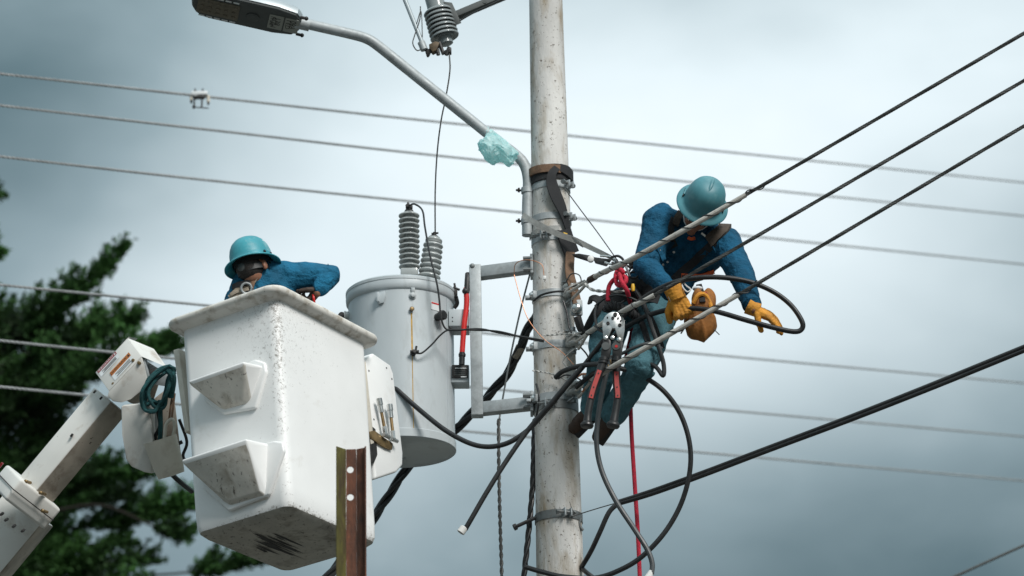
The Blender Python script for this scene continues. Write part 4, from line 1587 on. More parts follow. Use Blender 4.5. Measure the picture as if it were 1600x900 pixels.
# ------------------------------------------------------------------ the three service wires to the right
rw = [((890, 456), (938, 428), (1000, 398), (1180, 296), (1600, 52), (1900, -124), 'uppermost service wire running from the top spool past the helmet'),
      ((900, 534), (930, 513), (985, 480), (1065, 437), (1600, 126), (1900, -48), 'middle of the three service wires, passing just above the gripping glove'),
      ((900, 610), (935, 588), (968, 567), (1180, 445), (1600, 197), (1900, 22), 'lowest twisted service wire, passing below the tool pouch')]
for i, (p0, p1, p2, p3, p4, p5, lb) in enumerate(rw):
    t = thing('service_wire', lb, 'wire', at(*p0, PY - .16), 'service wires')
    Ys = [PY - .16, PY - .45, PY - .78, PY - 1.0, PY - 1.35, PY - 1.6]
    path = cat([at(*p, y) for p, y in zip((p0, p1, p2, p3, p4, p5), Ys)], 60)
    b = MB('wire_dark'); fine = resample(path[45:], .009); b.tube(path[45:], 0.0075, 8); b.twist(fine, 0.0096, 6, 0.085, 4, 0.0034); b.build('conductor', t)
    # preformed dead-end grip: pale, with dark spiral
    e = (178, 170, 176)[i]
    b = MB('grip_wire'); b.tube(path[40:e], [0.0145 if j < e - 24 else 0.0132 for j in range(40, e)], 10); b.tube(path[0:42], 0.0085, 8); g_ = b.build('grip', t)
    b = MB('iron_dark')
    fr = frames(path)
    dist = 0.0
    q = []
    for j in range(42, e + 6):
        dist += (path[j] - path[j - 1]).length
        a = 2 * pi * dist / 0.13
        q.append(path[j] + (fr[j][1] * cos(a) + fr[j][2] * sin(a)) * 0.0142)
    b.tube(cat(q, 3), 0.0032, 5); b.build('spiral_tie', g_)
    b = MB('grip_wire')
    b.tube(cat([path[42], path[20] + V((0, -.01, -.035)), at(p0[0] + 4, p0[1] + 11, PY - .17)], 5), 0.008, 8); b.build('grip_leg', g_)
    if i == 0:
        b = MB('leather_boot'); b.tube(path[40:52], .0175, 8); b.build('splice', g_)

# ------------------------------------------------------------------ black cables
def cable(name, lb, pts, r, mt='rubber_black', sub=8, n=10, twist=None, cat_='cable', group='black cables on the pole'):
    b = MB(mt)
    path = cat([at(*p) for p in pts], sub)
    if twist:
        b.twist(path, r, twist[0], twist[1], 7)
    else:
        b.tube(path, r, n)
    return b.build(name, None, lb, cat_, group)


F1 = PY - .30
cable('looped_cable', 'black cable sagging from the transformer, then looping out past the hands to a cut end',
      [(600, 590, 15.55), (616, 605, 15.45), (655, 640, 15.4), (700, 675, 15.32), (745, 696, 15.25), (785, 695, 15.2), (820, 676, 15.18), (850, 645, 15.16), (885, 603, 15.14), (915, 568, 15.1),
       (945, 530, 15.0), (985, 483, 14.9), (1025, 454, 14.84), (1065, 438, 14.8), (1115, 433, 14.78), (1165, 439, 14.78), (1205, 454, 14.78), (1235, 476, 14.78), (1253, 502, 14.78), (1252, 515, 14.79), (1238, 518, 14.79),
       (1205, 511, 14.79), (1165, 500, 14.80), (1120, 487, 14.82), (1085, 482, 14.84), (1045, 484, 14.88), (1005, 496, 14.95), (970, 517, 15.03), (935, 548, 15.08), (895, 590, 15.11), (858, 634, 15.13), (825, 672, 15.15), (790, 722, 15.15), (760, 770, 15.15), (738, 808, 15.15), (727, 827, 15.15)],
      mpx(3.9), n=12)
e_ = at(722, 829, 15.15)
d_ = (at(722, 831, 15.15) - at(732, 817, 15.15)).normalized()
t = thing('cable_end_cap', 'small white cap on the cut end of the hanging cable', 'cap', e_)
b = MB('plastic_white'); b.lathe(e_ - d_ * .022, d_, [(mpx(4.5), 0), (mpx(6.2), .004), (mpx(6.2), .035), (mpx(4.6), .037), (mpx(4.4), .025), (0, .025)], 14, cap=False); b.build('sleeve', t)
b = MB('steel_bright'); b.lathe(e_ + d_ * .004, d_, [(mpx(2.6), 0), (mpx(2.6), .012), (0, .014)], 10); b.build('core', t)
cable('coiled_cable', 'black cable making the large hanging loop below the climber',
      [(868, 590, 15.25), (880, 580, 15.2), (905, 572, 15.12), (935, 569, 15.02), (967, 575, 14.98), (1000, 586, 14.98), (1035, 609, 15.0), (1062, 645, 15.03), (1077, 690, 15.05), (1078, 735, 15.07), (1065, 785, 15.1), (1040, 830, 15.12), (1005, 868, 15.14), (970, 890, 15.17), (930, 903, 15.2), (880, 901, 15.2), (845, 893, 15.22), (821, 886, 15.25)], mpx(3.9))
cable('drop_cable', 'grey cable hanging from the cutter, curving down to a white taped tip',
      [(955, 560, 14.98), (946, 590, 14.98), (936, 640, 15.0), (932, 690, 15.0), (940, 735, 15.0), (962, 782, 15.0), (990, 825, 15.0), (1011, 858, 15.0), (1019, 880, 15.0), (1018, 897, 15.0)], mpx(4.0), 'cable_grey')
b = MB('plastic_white'); b.tube(cat([at(1020, 888, 15.0), at(1016, 897, 15.0), at(1010, 908, 15.0)], 4), [mpx(3 + .45 * i) for i in range(9)], 10)
b.build('tape_tip', None, 'white taped tip of the grey hanging cable at the bottom edge', 'tape')
cable('looped_lead', 'black lead curling below the pouch and back behind the cutter',
      [(900, 606, 15.2), (930, 582, 15.1), (968, 566, 15.0), (1000, 564, 14.95), (1024, 573, 14.92), (1036, 587, 14.9), (1037, 570, 14.9), (1030, 545, 14.9), (1018, 510, 14.92), (1006, 475, 14.95), (992, 452, 15.0)], mpx(3.4))
cable('grey_lead', 'thin grey lead arching over the trousers toward the cutter',
      [(940, 560, 15.03), (965, 555, 14.97), (985, 546, 14.93), (1005, 538, 14.91), (1020, 537, 14.92), (1034, 545, 14.95)], mpx(2.6), 'cable_grey')
# heavy pair to the right edge
b = MB('rubber_black')
for dy in (-2.9, 2.7):
    b.tube(cat([at(x, y + dy * k_, yy) for x, y, yy, k_ in ((965, 786, 15.3, .5), (1020, 769, 15.25, .8), (1100, 740, 15.15, .8), (1200, 702, 15.0, .8), (1320, 657, 14.8, .9), (1450, 606, 14.6, 1), (1600, 545, 14.4, 1.05), (1760, 480, 14.2, 1.1))], 8), mpx(3.4), 10)
b.build('service_drop', None, 'heavy black twin cable climbing to the right edge', 'cable', 'black cables on the pole')
cable('drop_tail', 'black tail of the heavy twin cable bending down to the pole', [(968, 785, 15.3), (952, 800, 15.3), (938, 830, 15.32), (924, 860, 15.36), (910, 884, 15.42), (902, 896, 15.55)], mpx(3.8))
cable('drop_tail_stub', 'short black cable leaving the pole at the bottom edge', [(905, 884, 15.46), (916, 894, 15.4), (930, 905, 15.38), (950, 920, 15.36)], mpx(3.6))
cable('guy_wire', 'thin wire tying the heavy cable to the lowest pole band', [(892, 808, 15.36), (906, 803, 15.36), (935, 794, 15.33), (966, 785, 15.3)], 0.0028, 'wire_dark', group='thin wires')
cable('wire_whisker', 'hair-thin wire end standing up from the lowest band', [(898, 802, 15.36), (893, 793, 15.35), (890, 784, 15.35)], 0.0016, 'wire_dark', group='thin wires')
# left of the pole
cable('twisted_drop', 'thin twisted dark wire hanging straight down left of the pole', [(779, 655, 15.55), (780, 760, 15.55), (784, 900, 15.55), (785, 960, 15.55)], mpx(2.9), 'wire_dark', 30, twist=(2, .085), group='thin wires')
cable('ground_rod_wire', 'grey rod-like wire slanting behind the galvanised frame', [(828, 428, 15.62), (812, 490, 15.64), (797, 560, 15.66), (786, 620, 15.68), (779, 662, 15.66)], mpx(1.5), 'galvanised_dark', group='thin wires')
cable('pole_riser', 'dark twisted cable running down close against the pole', [(836, 655, 15.52), (834, 700, 15.5), (832, 760, 15.5), (826, 830, 15.5), (819, 900, 15.5), (815, 960, 15.5)], mpx(4.2), 'rubber_black', 20, twist=(3, .22))
b = MB('rubber_black')
path = cat([at(x, y, yy) for x, y, yy in ((490, 925, 15.95), (530, 880, 15.95), (580, 815, 15.98), (620, 755, 16.03), (650, 715, 16.06), (690, 690, 16.05), (728, 655, 15.98), (762, 620, 15.9), (795, 580, 15.8), (812, 545, 15.72), (826, 512, 15.64), (840, 490, 15.6))], 10)
b.twist(path, mpx(7.2), 3, 0.55, 8, mpx(3.9))
b.build('bundled_cable', None, 'thick bundle of black cables passing behind the transformer', 'cable', 'black cables on the pole')
b = MB('webbing_tan'); b.tube(path[86:92], mpx(7.5), 10); b.build('cable_sleeve', None, 'worn tan wrap on the cable bundle behind the frame', 'wrap')
cable('ground_lead', 'thin black wire from the tank connector to the pole', [tuple(list((650, 552)) + [15.42]), (660, 551, 15.42), (675, 538, 15.42), (690, 522, 15.42), (705, 515, 15.42), (745, 516, 15.42), (780, 518, 15.4), (820, 528, 15.38), (850, 534, 15.36)], 0.0048, group='thin wires')
cable('bushing_jumper', 'black jumper from the tall bushing down across the tank', [(640, 321, 15.68), (648, 319, 15.6), (660, 329, 15.56), (664, 355, 15.5), (672, 400, 15.44), (682, 440, 15.41), (686, 465, 15.41), (689, 495, 15.41), (696, 513, 15.42), (712, 516, 15.42), (750, 514, 15.42), (785, 521, 15.4), (850, 532, 15.36)], 0.0052, group='thin wires')
cable('cutout_lead', 'long thin wire dropping from the fuse cutout to the short bushing', [(702, 84, 15.5), (703, 110, 15.5), (697, 150, 15.52), (689, 190, 15.56), (683, 240, 15.6), (680, 300, 15.66), (680, 366, 15.72)], 0.0042, 'wire_dark', group='thin wires')
cable('copper_wire', 'thin loose copper wire trailing down the front of the pole', [(803, 430, 15.4), (806, 412, 15.37), (824, 406, 15.35), (846, 413, 15.34), (850, 430, 15.34)], 0.0022, 'copper', group='thin wires')
cable('copper_tail', 'thin copper wire slanting across the pole to the lowest spool', [(803, 428, 15.4), (813, 465, 15.38), (826, 500, 15.36), (850, 530, 15.34), (880, 552, 15.33), (905, 580, 15.3), (915, 590, 15.28)], 0.0022, 'copper', group='thin wires')
cable('strap_stay', 'thin dark cord from the upper clamp down to the harness', [(882, 294, 15.38), (905, 325, 15.32), (935, 365, 15.25), (968, 412, 15.15), (985, 440, 15.1), (1003, 475, 15.05)], 0.003, 'wire_dark', group='thin wires')
cable('stub_wire', 'short bare wire end pointing left from the middle spool', [(850, 524, 15.36), (865, 523, 15.35), (890, 522, 15.34), (912, 526, 15.33)], 0.005, 'wire_alu', 12, twist=(2, .05), group='thin wires')
cable('stub_wire', 'short bare wire end pointing left from the lowest spool', [(832, 579, 15.36), (848, 581, 15.35), (870, 587, 15.34), (892, 598, 15.33)], 0.005, 'wire_alu', 12, twist=(2, .05), group='thin wires')
cable('band_loop', 'black wire loop lying on the band beside the uppermost spool', [(834, 470, 15.42), (846, 461, 15.37), (865, 456, 15.35), (885, 455, 15.36)], 0.006, group='thin wires')

# small tangle round the spools
for lb, pts, r_, mt_ in (
        ('thin black jumper looping between the two lower spools', [(905, 540, 15.3), (918, 556, 15.24), (922, 575, 15.22), (912, 592, 15.24), (900, 600, 15.28)], .0045, 'rubber_black'),
        ('bare grey wire curling off the middle spool', [(898, 545, 15.3), (885, 556, 15.32), (880, 566, 15.33), (890, 575, 15.31), (905, 570, 15.28)], .0038, 'wire_alu'),
        ('thin black wire dropping between upper and middle spool', [(880, 470, 15.34), (886, 490, 15.33), (889, 510, 15.32), (893, 520, 15.31)], .005, 'rubber_black'),
        ('brown scorched wire end beside the lowest spool', [(900, 590, 15.26), (912, 584, 15.22), (920, 590, 15.2), (916, 604, 15.2), (910, 612, 15.22)], .0055, 'copper'),
        ('short black wire hooked over the lowest spool', [(872, 592, 15.34), (884, 586, 15.3), (900, 590, 15.26), (914, 600, 15.24), (918, 618, 15.24)], .0042, 'rubber_black'),
        ('thin wire curl above the uppermost spool', [(884, 440, 15.34), (893, 428, 15.32), (905, 430, 15.3), (908, 442, 15.28), (900, 450, 15.3)], .0035, 'wire_dark'),
        ('black wire pair end lying along the pole below the frame', [(838, 600, 15.4), (842, 618, 15.37), (840, 640, 15.38), (836, 660, 15.42)], .006, 'rubber_black'),
        ('grey lead trailing from the harness to the middle spool', [(905, 528, 15.28), (925, 520, 15.15), (942, 505, 15.1), (956, 484, 15.05), (975, 470, 15.02)], .0048, 'cable_grey'),
        ('black hose hanging from the belt over the left thigh', [(936, 470, 15.1), (930, 490, 15.05), (934, 512, 15.0), (946, 520, 14.98)], .008, 'rubber_black'),
        ('thin black cord crossing the belt under the red knot', [(930, 478, 15.1), (950, 464, 15.0), (972, 462, 14.96), (995, 470, 14.95), (1012, 486, 14.95)], .006, 'rubber_black')):
    cable('loose_wire', lb, pts, r_, mt_, group='loose wires round the spools')
for x, y, lb in ((908, 536, 'small bright split bolt beside the middle spool'), (914, 588, 'small bright split bolt above the lowest spool')):
    t = thing('split_bolt', lb, 'connector', at(x, y, 15.25), 'split bolts')
    b = MB('galvanised'); b.box(at(x, y, 15.25), X * .014, Yv * .010, Z * .009, .003); b.build('body', t)
    b = MB('steel_bright'); b.bolt(at(x, y, 15.24), V((.3, -1, .4)), .009, .02); b.build('nut', t)
b = MB('plastic_white'); b.box(at(851, 434, 15.335), X * .008, Yv * .006, Z * .010, .002); b.build('wire_connector', None, 'tiny white connector on the loose copper wire', 'connector')

# ------------------------------------------------------------------ red hand line
t = thing('red_rope', 'red climbing rope knotted at the harness and hanging to the bottom edge', 'rope', at(1001, 960, 15.35))
b = MB('red_rope'); b.tube(cat([at(978, 560, 15.3), at(984, 610, 15.38), (at(987, 680, 15.38)), at(992, 760, 15.38), at(997, 840, 15.38), at(1002, 960, 15.38)], 12), mpx(3.3), 10); b.build('hanging_line', t)
b = MB('red_rope')
b.tube(cat([at(950, 470, 15.0), at(951, 450, 15.0), at(958, 438, 14.98), at(970, 430, 14.95), at(973, 424, 14.93), at(966, 420, 14.96)], 5), mpx(3.6), 10)
b.tube(cat([at(966, 420, 15.0), at(962, 432, 14.97), at(965, 445, 14.94), at(975, 443, 14.92), at(978, 435, 14.93), at(970, 430, 14.95), at(962, 436, 14.96)], 5), mpx(3.6), 10)
b.tube(cat([at(968, 428, 14.94), at(971, 440, 14.9), at(979, 453, 14.9), at(982, 462, 14.93)], 5), mpx(3.6), 10)
b.build('knot', t)
b = MB('red_rope'); b.tube(cat([at(982, 462, 14.96), at(990, 500, 15.25), at(978, 560, 15.32)], 6), mpx(3.3), 8); b.build('hidden_run', t)
cable('tie_lead', 'grey twisted lead running under the red knot', [(914, 443, 15.1), (924, 452, 15.08), (940, 455, 15.05), (965, 456, 15.0), (985, 452, 14.98)], mpx(2.4), 'wire_alu', 12, twist=(2, .08), group='thin wires')
b = MB('yellow_plastic'); b.lathe(at(989, 449, 14.93), Z, [(0, -.022), (.008, -.02), (.011, 0), (.008, .018), (0, .02)], 10); b.build('yellow_toggle', None, 'small yellow toggle hanging beside the red knot', 'toggle')

# ------------------------------------------------------------------ straps round the pole
def arc(py, a0, a1, off, n=10, dpy=0.0):
    q = [a0 + (a1 - a0) * i / n for i in range(n + 1)]
    return [pp(py + dpy * i / n, a, off) for i, a in enumerate(q)], [pn(a) for a in q]


t = thing('pole_strap', 'brown and black climbing strap wrapped round the pole, tail hanging', 'strap', pp(405, 25, .02))
p, n = arc(283, -110, 118, .008, 24, -8)
b = MB('webbing_black'); b.ribbon(p, n, mpx(24), .008); b.build('black_wrap', t)
p, n = arc(274, -75, 28, .016, 14, 2)
b = MB('webbing_brown'); b.ribbon(p, n, mpx(13), .012); b.build('brown_wrap', t)
p, n = arc(274, 26, 100, .018, 10, 8)
b = MB('webbing_black'); b.ribbon(p, n, [mpx(13 + 1.0 * i) for i in range(11)], .012); b.build('keeper', t)
b = MB('webbing_black')
pts = [pp(276, 16, .03), pp(286, 4, .036), pp(300, 2, .036), pp(318, 10, .034), pp(335, 22, .03), pp(350, 32, .026), pp(368, 44, .02)]
pth = cat(pts, 5)
b.ribbon(pth, [pn(2 + 40 * i / len(pth)) for i in range(len(pth))], [mpx(11 + 9 * sin(pi * min(1, i / len(pth))) ** 2) for i in range(len(pth))], .008)
b.build('tail', t)
b = MB('webbing_black')
pth = cat([pp(372, 28, .026), pp(388, 36, .028), pp(406, 50, .03)], 5)
b.ribbon(pth, [pn(26)] * len(pth), mpx(26), .014); b.build('pad', t)
b = MB('yellow_plastic'); b.prism([pp(377, 24, .04), pp(378, 34, .04), pp(384, 30, .04)], pn(28) * .003); b.build('stitched_tag', t)
b = MB('webbing_brown')
pth = cat([pp(402, 46, .028), at(890, 425, 15.36), at(896, 450, 15.35), at(903, 478, 15.34)], 5)
b.ribbon(pth, [V((.45, -1, 0))] * len(pth), mpx(15), .008); b.build('brown_tail', t)
# grey ratchet strap to the climber
t = thing('ratchet_strap', 'grey work-positioning strap from the pole to the climber', 'strap', at(960, 406, 15.2))
pth = cat([at(817, 336, 15.43), at(832, 346, 15.37), at(850, 355, 15.34), at(872, 366, 15.33), at(898, 375, 15.34), at(925, 388, 15.3), at(950, 400, 15.22), at(964, 408, 15.18)], 6)
b = MB('webbing_grey'); b.ribbon(pth, [V((.1, -1, -.5))] * len(pth), [mpx(9)] * 24 + [mpx(9 - 3.5 * (i / max(1, len(pth) - 25))) for i in range(len(pth) - 24)], .006); b.build('webbing', t)
p, n = arc(372, -88, 20, .012, 10, -4)
b = MB('webbing_grey'); b.ribbon(p, n, mpx(8), .006); b.build('pole_loop', t)
b = MB('webbing_grey'); b.box(at(902, 378, 15.31), (at(908, 382, 15.3) - at(895, 374, 15.32)) / 2, V((.05, -1, 0)) * .010, V((-.5, 0, .87)) * .020, .003); b.build('buckle', t)
b = MB('iron_dark')
b.hull([at(893, 397, 15.32), at(897, 402, 15.32), at(925, 411, 15.28), at(928, 400, 15.28), at(905, 396, 15.3), at(900, 398, 15.36), at(926, 406, 15.32)], .003)
b.hull([at(925, 401, 15.27), at(945, 406, 15.24), at(957, 405, 15.22), at(948, 417, 15.22), at(930, 412, 15.25), at(930, 406, 15.3), at(950, 410, 15.26)], .003)
b.build('rope_grab', t)
b = MB('plastic_white'); b.lathe(at(923, 404.5, 15.25), -Yv, [(.017, -.015), (.017, .006), (.012, .009), (0, .009)], 14); b.build('grab_wheel', t)
b = MB('steel_bright')
b.tube(cat([at(938, 400, 15.22), at(952, 401, 15.2), at(961, 406, 15.18), at(957, 413, 15.18), at(945, 410, 15.2)], 5), .006, 8)
b.build('snap_hook', t)
b = MB('iron_dark')
b.tube(cat([at(955, 402, 15.17), at(966, 400, 15.15), at(974, 407, 15.13), at(970, 417, 15.13), at(960, 420, 15.15), at(957, 410, 15.17)], 5), .007, 8)
b.build('ring', t)

# ------------------------------------------------------------------ hydraulic-style crimping cutter hung on the cable
KY = 14.78
kt = thing('cable_cutter', 'long-handled cutter with red grips hanging head-up on the cable', 'cutter', at(940, 670, KY))


def kp(x, y, o=0.0):
    return at(x, y, KY + o)


def disc_poly(cx, cy, rx, ry, a0, a1, n=14):
    return [(cx + rx * cos(a0 + (a1 - a0) * i / n), cy + ry * sin(a0 + (a1 - a0) * i / n)) for i in range(n + 1)]


top_ = disc_poly(959, 506, 17.5, 19, pi * 1.02, 2 * pi - .05)
b = MB('steel_bright')
b.prism([kp(*p) for p in top_ + [(976, 516), (973, 534), (966, 532), (962, 512), (956, 511), (950, 530), (943, 527), (941.5, 512)]], Yv * .018, .003)
jaw = b.build('head', kt)
for x, y, r_ in ((961.5, 491.5, 3.2), (957.5, 497, 2.4), (950, 505, 2.6), (968.5, 508, 2.6), (966, 497, 1.6), (970, 501, 1.2), (949, 496, 1.2)):
    b = MB('iron_dark'); b.lathe(kp(x, y, -.002), -Yv, [(mpx(r_), 0), (mpx(r_), .003), (mpx(r_ * .6), .004), (mpx(r_ * .5), .001), (0, .001)], 14); b.build('die_hole', jaw)
for q, c1 in (([(943, 526), (950, 529), (955, 531), (955, 548), (952, 560), (938, 560), (940, 545)], (946.5, 541)), ([(962, 531), (967, 532), (974, 534), (971, 560), (957, 560), (957, 545), (957, 533)], (962.5, 541))):
    b = MB('rubber_black'); b.prism([kp(*p, -.004) for p in q], Yv * .026, .005); hj = b.build('pivot_block', kt)
    b = MB('lamp_dark'); b.lathe(kp(*c1, -.005), -Yv, [(mpx(6.5), 0), (mpx(6), .004), (0, .005)], 18); b.build('pivot_cover', hj)
for x, y in ((946, 528), (957, 528), (967, 531)):
    b = MB('steel_bright'); b.lathe(kp(x, y, -.005), -Yv, [(mpx(3.2), 0), (mpx(3.2), .004), (mpx(1.5), .006), (0, .006)], 12); b.build('bolt', kt)
b = MB('red_cable'); b.lathe(kp(963, 541, -.010), -Yv, [(mpx(2.5), 0), (mpx(2.3), .002), (0, .002)], 12); b.build('red_dot', kt)
for pts, rot in ((((945, 558), (940, 572), (930, 600), (924, 620), (919, 645), (917.5, 662)), 1), (((963.5, 558), (963, 575), (963.5, 600), (965, 620), (962, 642), (958.5, 662)), -1)):
    path = cat([kp(*p) for p in pts], 6)
    rad = []
    for i in range(len(path)):
        s_ = i / (len(path) - 1)
        rad.append(mpx(6.2 if s_ < .1 else 6.0 if s_ < .62 else 5.6 + 1.2 * max(0, s_ - .85) / .15))
    b = MB('rubber_black'); b.tube(path, rad, 14); h_ = b.build('handle', kt)
    b = MB('rubber_black')
    d = (path[-1] - path[-2]).normalized()
    b.lathe(path[-1] - d * .012, d, [(mpx(6), 0), (mpx(9.5), .012), (mpx(10), .022), (mpx(8.5), .032), (mpx(5), .036), (0, .034)], 18); b.build('end_knob', h_)
    b = MB('grip_red')
    seg = path[8:20]
    b.ribbon([p - Yv * (mpx(5.4)) for p in seg], [V((0, -1, 0))] * len(seg), mpx(6.6), .010); gr = b.build('grip_inlay', h_)
    for j in (1, len(seg) // 2, len(seg) - 2):
        b = MB('iron_dark'); b.lathe(seg[j] - Yv * (mpx(5.4) + .0055), -Yv, [(mpx(1.2), 0), (mpx(1.1), .002), (0, .002)], 8); b.build('screw', gr)
    b = MB('rubber_black')
    for j in (2, 4):
        b.tube([path[j] - d * .006, path[j] + d * .006], mpx(7.6), 14)
    b.build('collar', h_)
b = MB('brass'); b.tube(cat([kp(953, 562), kp(955, 570), kp(952, 576), kp(950, 570)], 4), .004, 6); b.build('ring', kt)

# ------------------------------------------------------------------ people
from mathutils.bvhtree import BVHTree


def bvh_of(me):
    return BVHTree.FromPolygons([v.co.copy() for v in me.vertices], [tuple(p.vertices) for p in me.polygons])


def on(bv, px, py, off=0.004, Y=15.0):
    """where the sight line through a photo point meets the garment"""
    d = ray(px, py).normalized()
    hit, n, _, _ = bv.ray_cast(CAM, d)
    if hit is None:
        return at(px, py, Y), -FWD
    if n.dot(d) > 0:
        n = -n
    return hit + n * off, n


def strap_on(b, bv, pts, w, t=0.005, off=0.004, sub=5, Y=15.0):
    dense = cat([V((x, y, 0)) for x, y in pts], sub)
    P = []
    for p in dense:
        d = ray(p.x, p.y).normalized()
        hit, n, _, _ = bv.ray_cast(CAM, d)
        if hit is None:
            continue
        n = -n if n.dot(d) > 0 else n
        if P and (hit - P[-1][0]).length > .09:
            continue
        P.append((hit + n * off, n))
    if len(P) < 4:
        P = [(at(p.x, p.y, Y), -FWD) for p in dense]
    pos = [p for p, n in P]
    for _ in range(2):
        pos = [pos[0]] + [(pos[i - 1] + pos[i] * 2 + pos[i + 1]) / 4 for i in range(1, len(pos) - 1)] + [pos[-1]]
    b.ribbon(pos, [(n - FWD * .4).normalized() for p, n in P], w, t)
    return pos


def orient(up, fw):
    up = up.normalized(); fw = (fw - up * fw.dot(up)).normalized()
    return up, fw, fw.cross(up)


def make_head(c, up, fw, parent):
    """head and neck part of the body; c = centre of the hat's brim plane"""
    up, fw, rt = orient(up, fw)
    P = lambda r, f, u: c + rt * r + fw * f + up * u
    b = MB('skin')
    b.ell(P(0, -.008, .01), rt * .074, fw * .093, up * .095, 16)
    b.ell(P(0, .022, -.065), rt * .058, fw * .066, up * .075, 14)
    b.ell(P(0, .068, -.125), rt * .027, fw * .024, up * .020, 10)
    b.ell(P(0, .070, -.03), rt * .055, fw * .022, up * .02, 10)
    limb(b, [(P(0, .092, -.035), .010), (P(0, .108, -.066), .014)], 8)
    for s in (-1, 1):
        b.ell(P(s * .035, .062, -.066), rt * .022, fw * .022, up * .022, 10)
        b.ell(P(s * .080, -.010, -.048), rt * .013, fw * .019, up * .033, 10)
    b.ell(P(0, .084, -.096), rt * .024, fw * .010, up * .006, 8)
    b.ell(P(0, .082, -.105), rt * .021, fw * .010, up * .007, 8)
    return b, P


def face_bits(P, up, fw, parent):
    up, fw, rt = orient(up, fw)
    for s in (-1, 1):
        b = MB('paper_white'); b.ell(P(s * .031, .075, -.043), rt * .012, fw * .008, up * .007, 10); e = b.build('eye', parent)
        b = MB('ink_black'); b.ell(P(s * .031, .081, -.044), rt * .005, fw * .003, up * .005, 8); b.build('pupil', e)
        b = MB('hair'); b.tube(cat([P(s * .014, .088, -.024), P(s * .032, .086, -.018), P(s * .05, .072, -.026)], 4), .0045, 6); b.build('eyebrow', parent)


def make_helmet(c, up, fw, mt, parent, clips=True):
    up, fw, rt = orient(up, fw)
    b = MB(mt)
    prof = [(0, .140), (.022, .1395), (.046, .135), (.067, .124), (.084, .106), (.095, .083), (.102, .055), (.1055, .025), (.107, .008), (.111, .001), (.122, -.004), (.134, -.011), (.140, -.016),
            (.1405, -.020), (.138, -.022), (.122, -.012), (.106, -.006), (.099, .000), (.094, .03), (.084, .082), (.057, .118), (0, .132)]
    b.lathe(c, up, prof, 56, sx=1.09, ref=fw, cap=False)
    h = b.build('hard_hat', parent, ang=60)
    b = MB(mt)
    pts = []
    for i in range(17):
        a = R(20) + (pi - R(40)) * i / 16
        rr_ = .1215
        pts.append(c + fw * (cos(a) * .113) + up * (sin(a) * .1405))
    b.tube(pts, [.0035 + .0065 * sin(pi * i / 16) for i in range(17)], 8)
    b.build('crown_ridge', h)
    for s in (-1, 1):
        b = MB(mt)
        b.box(c + rt * (s * .110) + up * .010 + fw * -.005, rt * .004, fw * .022, up * .010, .002)
        b.m('ink_black').box(c + rt * (s * .1125) + up * .008 + fw * -.028, rt * .003, fw * .007, up * .006, .001)
        b.box(c + rt * (s * .1125) + up * .008 + fw * .018, rt * .003, fw * .007, up * .006, .001)
        b.build('accessory_slot', h)
    b = MB('ink_black')
    b.lathe(c - up * .004, up, [(.089, -.022), (.0905, -.022), (.0905, .012), (.089, .012)], 36, sx=1.12, ref=fw, cap=False)
    b.build('headband', h)
    return h


def make_glove(w, fdir, palm, mt, parent, curl, thumb, size=1.0, spread=.0, name='glove', cuff=True):
    """w = wrist, fdir = toward the knuckles, palm = direction the palm faces, curl = bend of the three finger joints"""
    f = fdir.normalized(); pl = (palm - f * palm.dot(f)).normalized(); sd_ = f.cross(pl)
    k = size
    b = MB(mt)
    for s in (-.026, -.009, .009, .026):
        limb(b, [(w + sd_ * (s * .7 * k) + f * .012 * k, .017 * k), (w + sd_ * (s * k) + f * .078 * k, .0155 * k)], 10)
    b.ell(w + f * .045 * k + pl * .004 * k, f * .05 * k, sd_ * .041 * k, pl * .019 * k, 12)
    for i, (s, l) in enumerate(((-.033, .86), (-.0115, 1.0), (.0105, .97), (.032, .78))):
        p = w + sd_ * (s * k) + f * (.082 - abs(s) * .18) * k
        ang = 0.0
        pts = [(p, .0125 * k)]
        base_sp = spread * s * 9
        for j, ln in enumerate((.042, .028, .024)):
            ang += curl[j]
            d = (f * cos(ang) + pl * sin(ang) + sd_ * base_sp * cos(ang)).normalized()
            p = p + d * (ln * l * k)
            pts.append((p, (.0115 - .0009 * j) * k))
        limb(b, pts, 10)
    tb = w - sd_ * .028 * k + f * .022 * k + pl * .008 * k
    t1 = tb + (-sd_ * thumb[0] + f * thumb[1] + pl * thumb[2]).normalized() * .042 * k
    t2 = t1 + (-sd_ * thumb[0] * .3 + f * (thumb[1] + .5) + pl * (thumb[2] + .25)).normalized() * .036 * k
    limb(b, [(tb, .016 * k), (t1, .0145 * k), (t2, .0125 * k)], 10)
    if cuff:
        b.tube([w - f * .035 * k, w + f * .02 * k], [.040 * k, .033 * k], 18)
    me = remesh(b, .0034, 2, .4)
    folds(me, [(w, w + f * .12)], .0022, 60, 3.1, 40)
    me.materials.clear(); me.materials.append(M[mt])
    return add_mesh(me, name, parent)


# ---- the climber -------------------------------------------------
J = dict(pelvis=at(1000, 474, 15.28), belly=at(1032, 440, 15.26), chest=at(1070, 392, 15.23), neck=at(1094, 350, 15.10),
         shl=at(1031, 343, 15.09), shr=at(1133, 380, 15.10), ell=at(1009, 416, 14.99), elr=at(1160, 432, 14.95), wrl=at(1049, 457, 14.86), wrr=at(1175, 477, 14.83),
         hl=at(957, 492, 15.28), hr=at(1026, 492, 15.22), knl=at(942, 562, 15.12), knr=at(1002, 572, 14.98), anl=at(926, 640, 15.34), anr=at(958, 648, 15.28),
         tol=at(910, 656, 15.36), tor=at(944, 668, 15.33))
climber = thing('person', 'climber in dark blue shirt and teal hard hat leaning out from the pole', 'person', J['tol'])
hc, hup, hfw = at(1099, 316, 14.92), cv(.27, .66, -.70), cv(-.30, -.72, -.62)


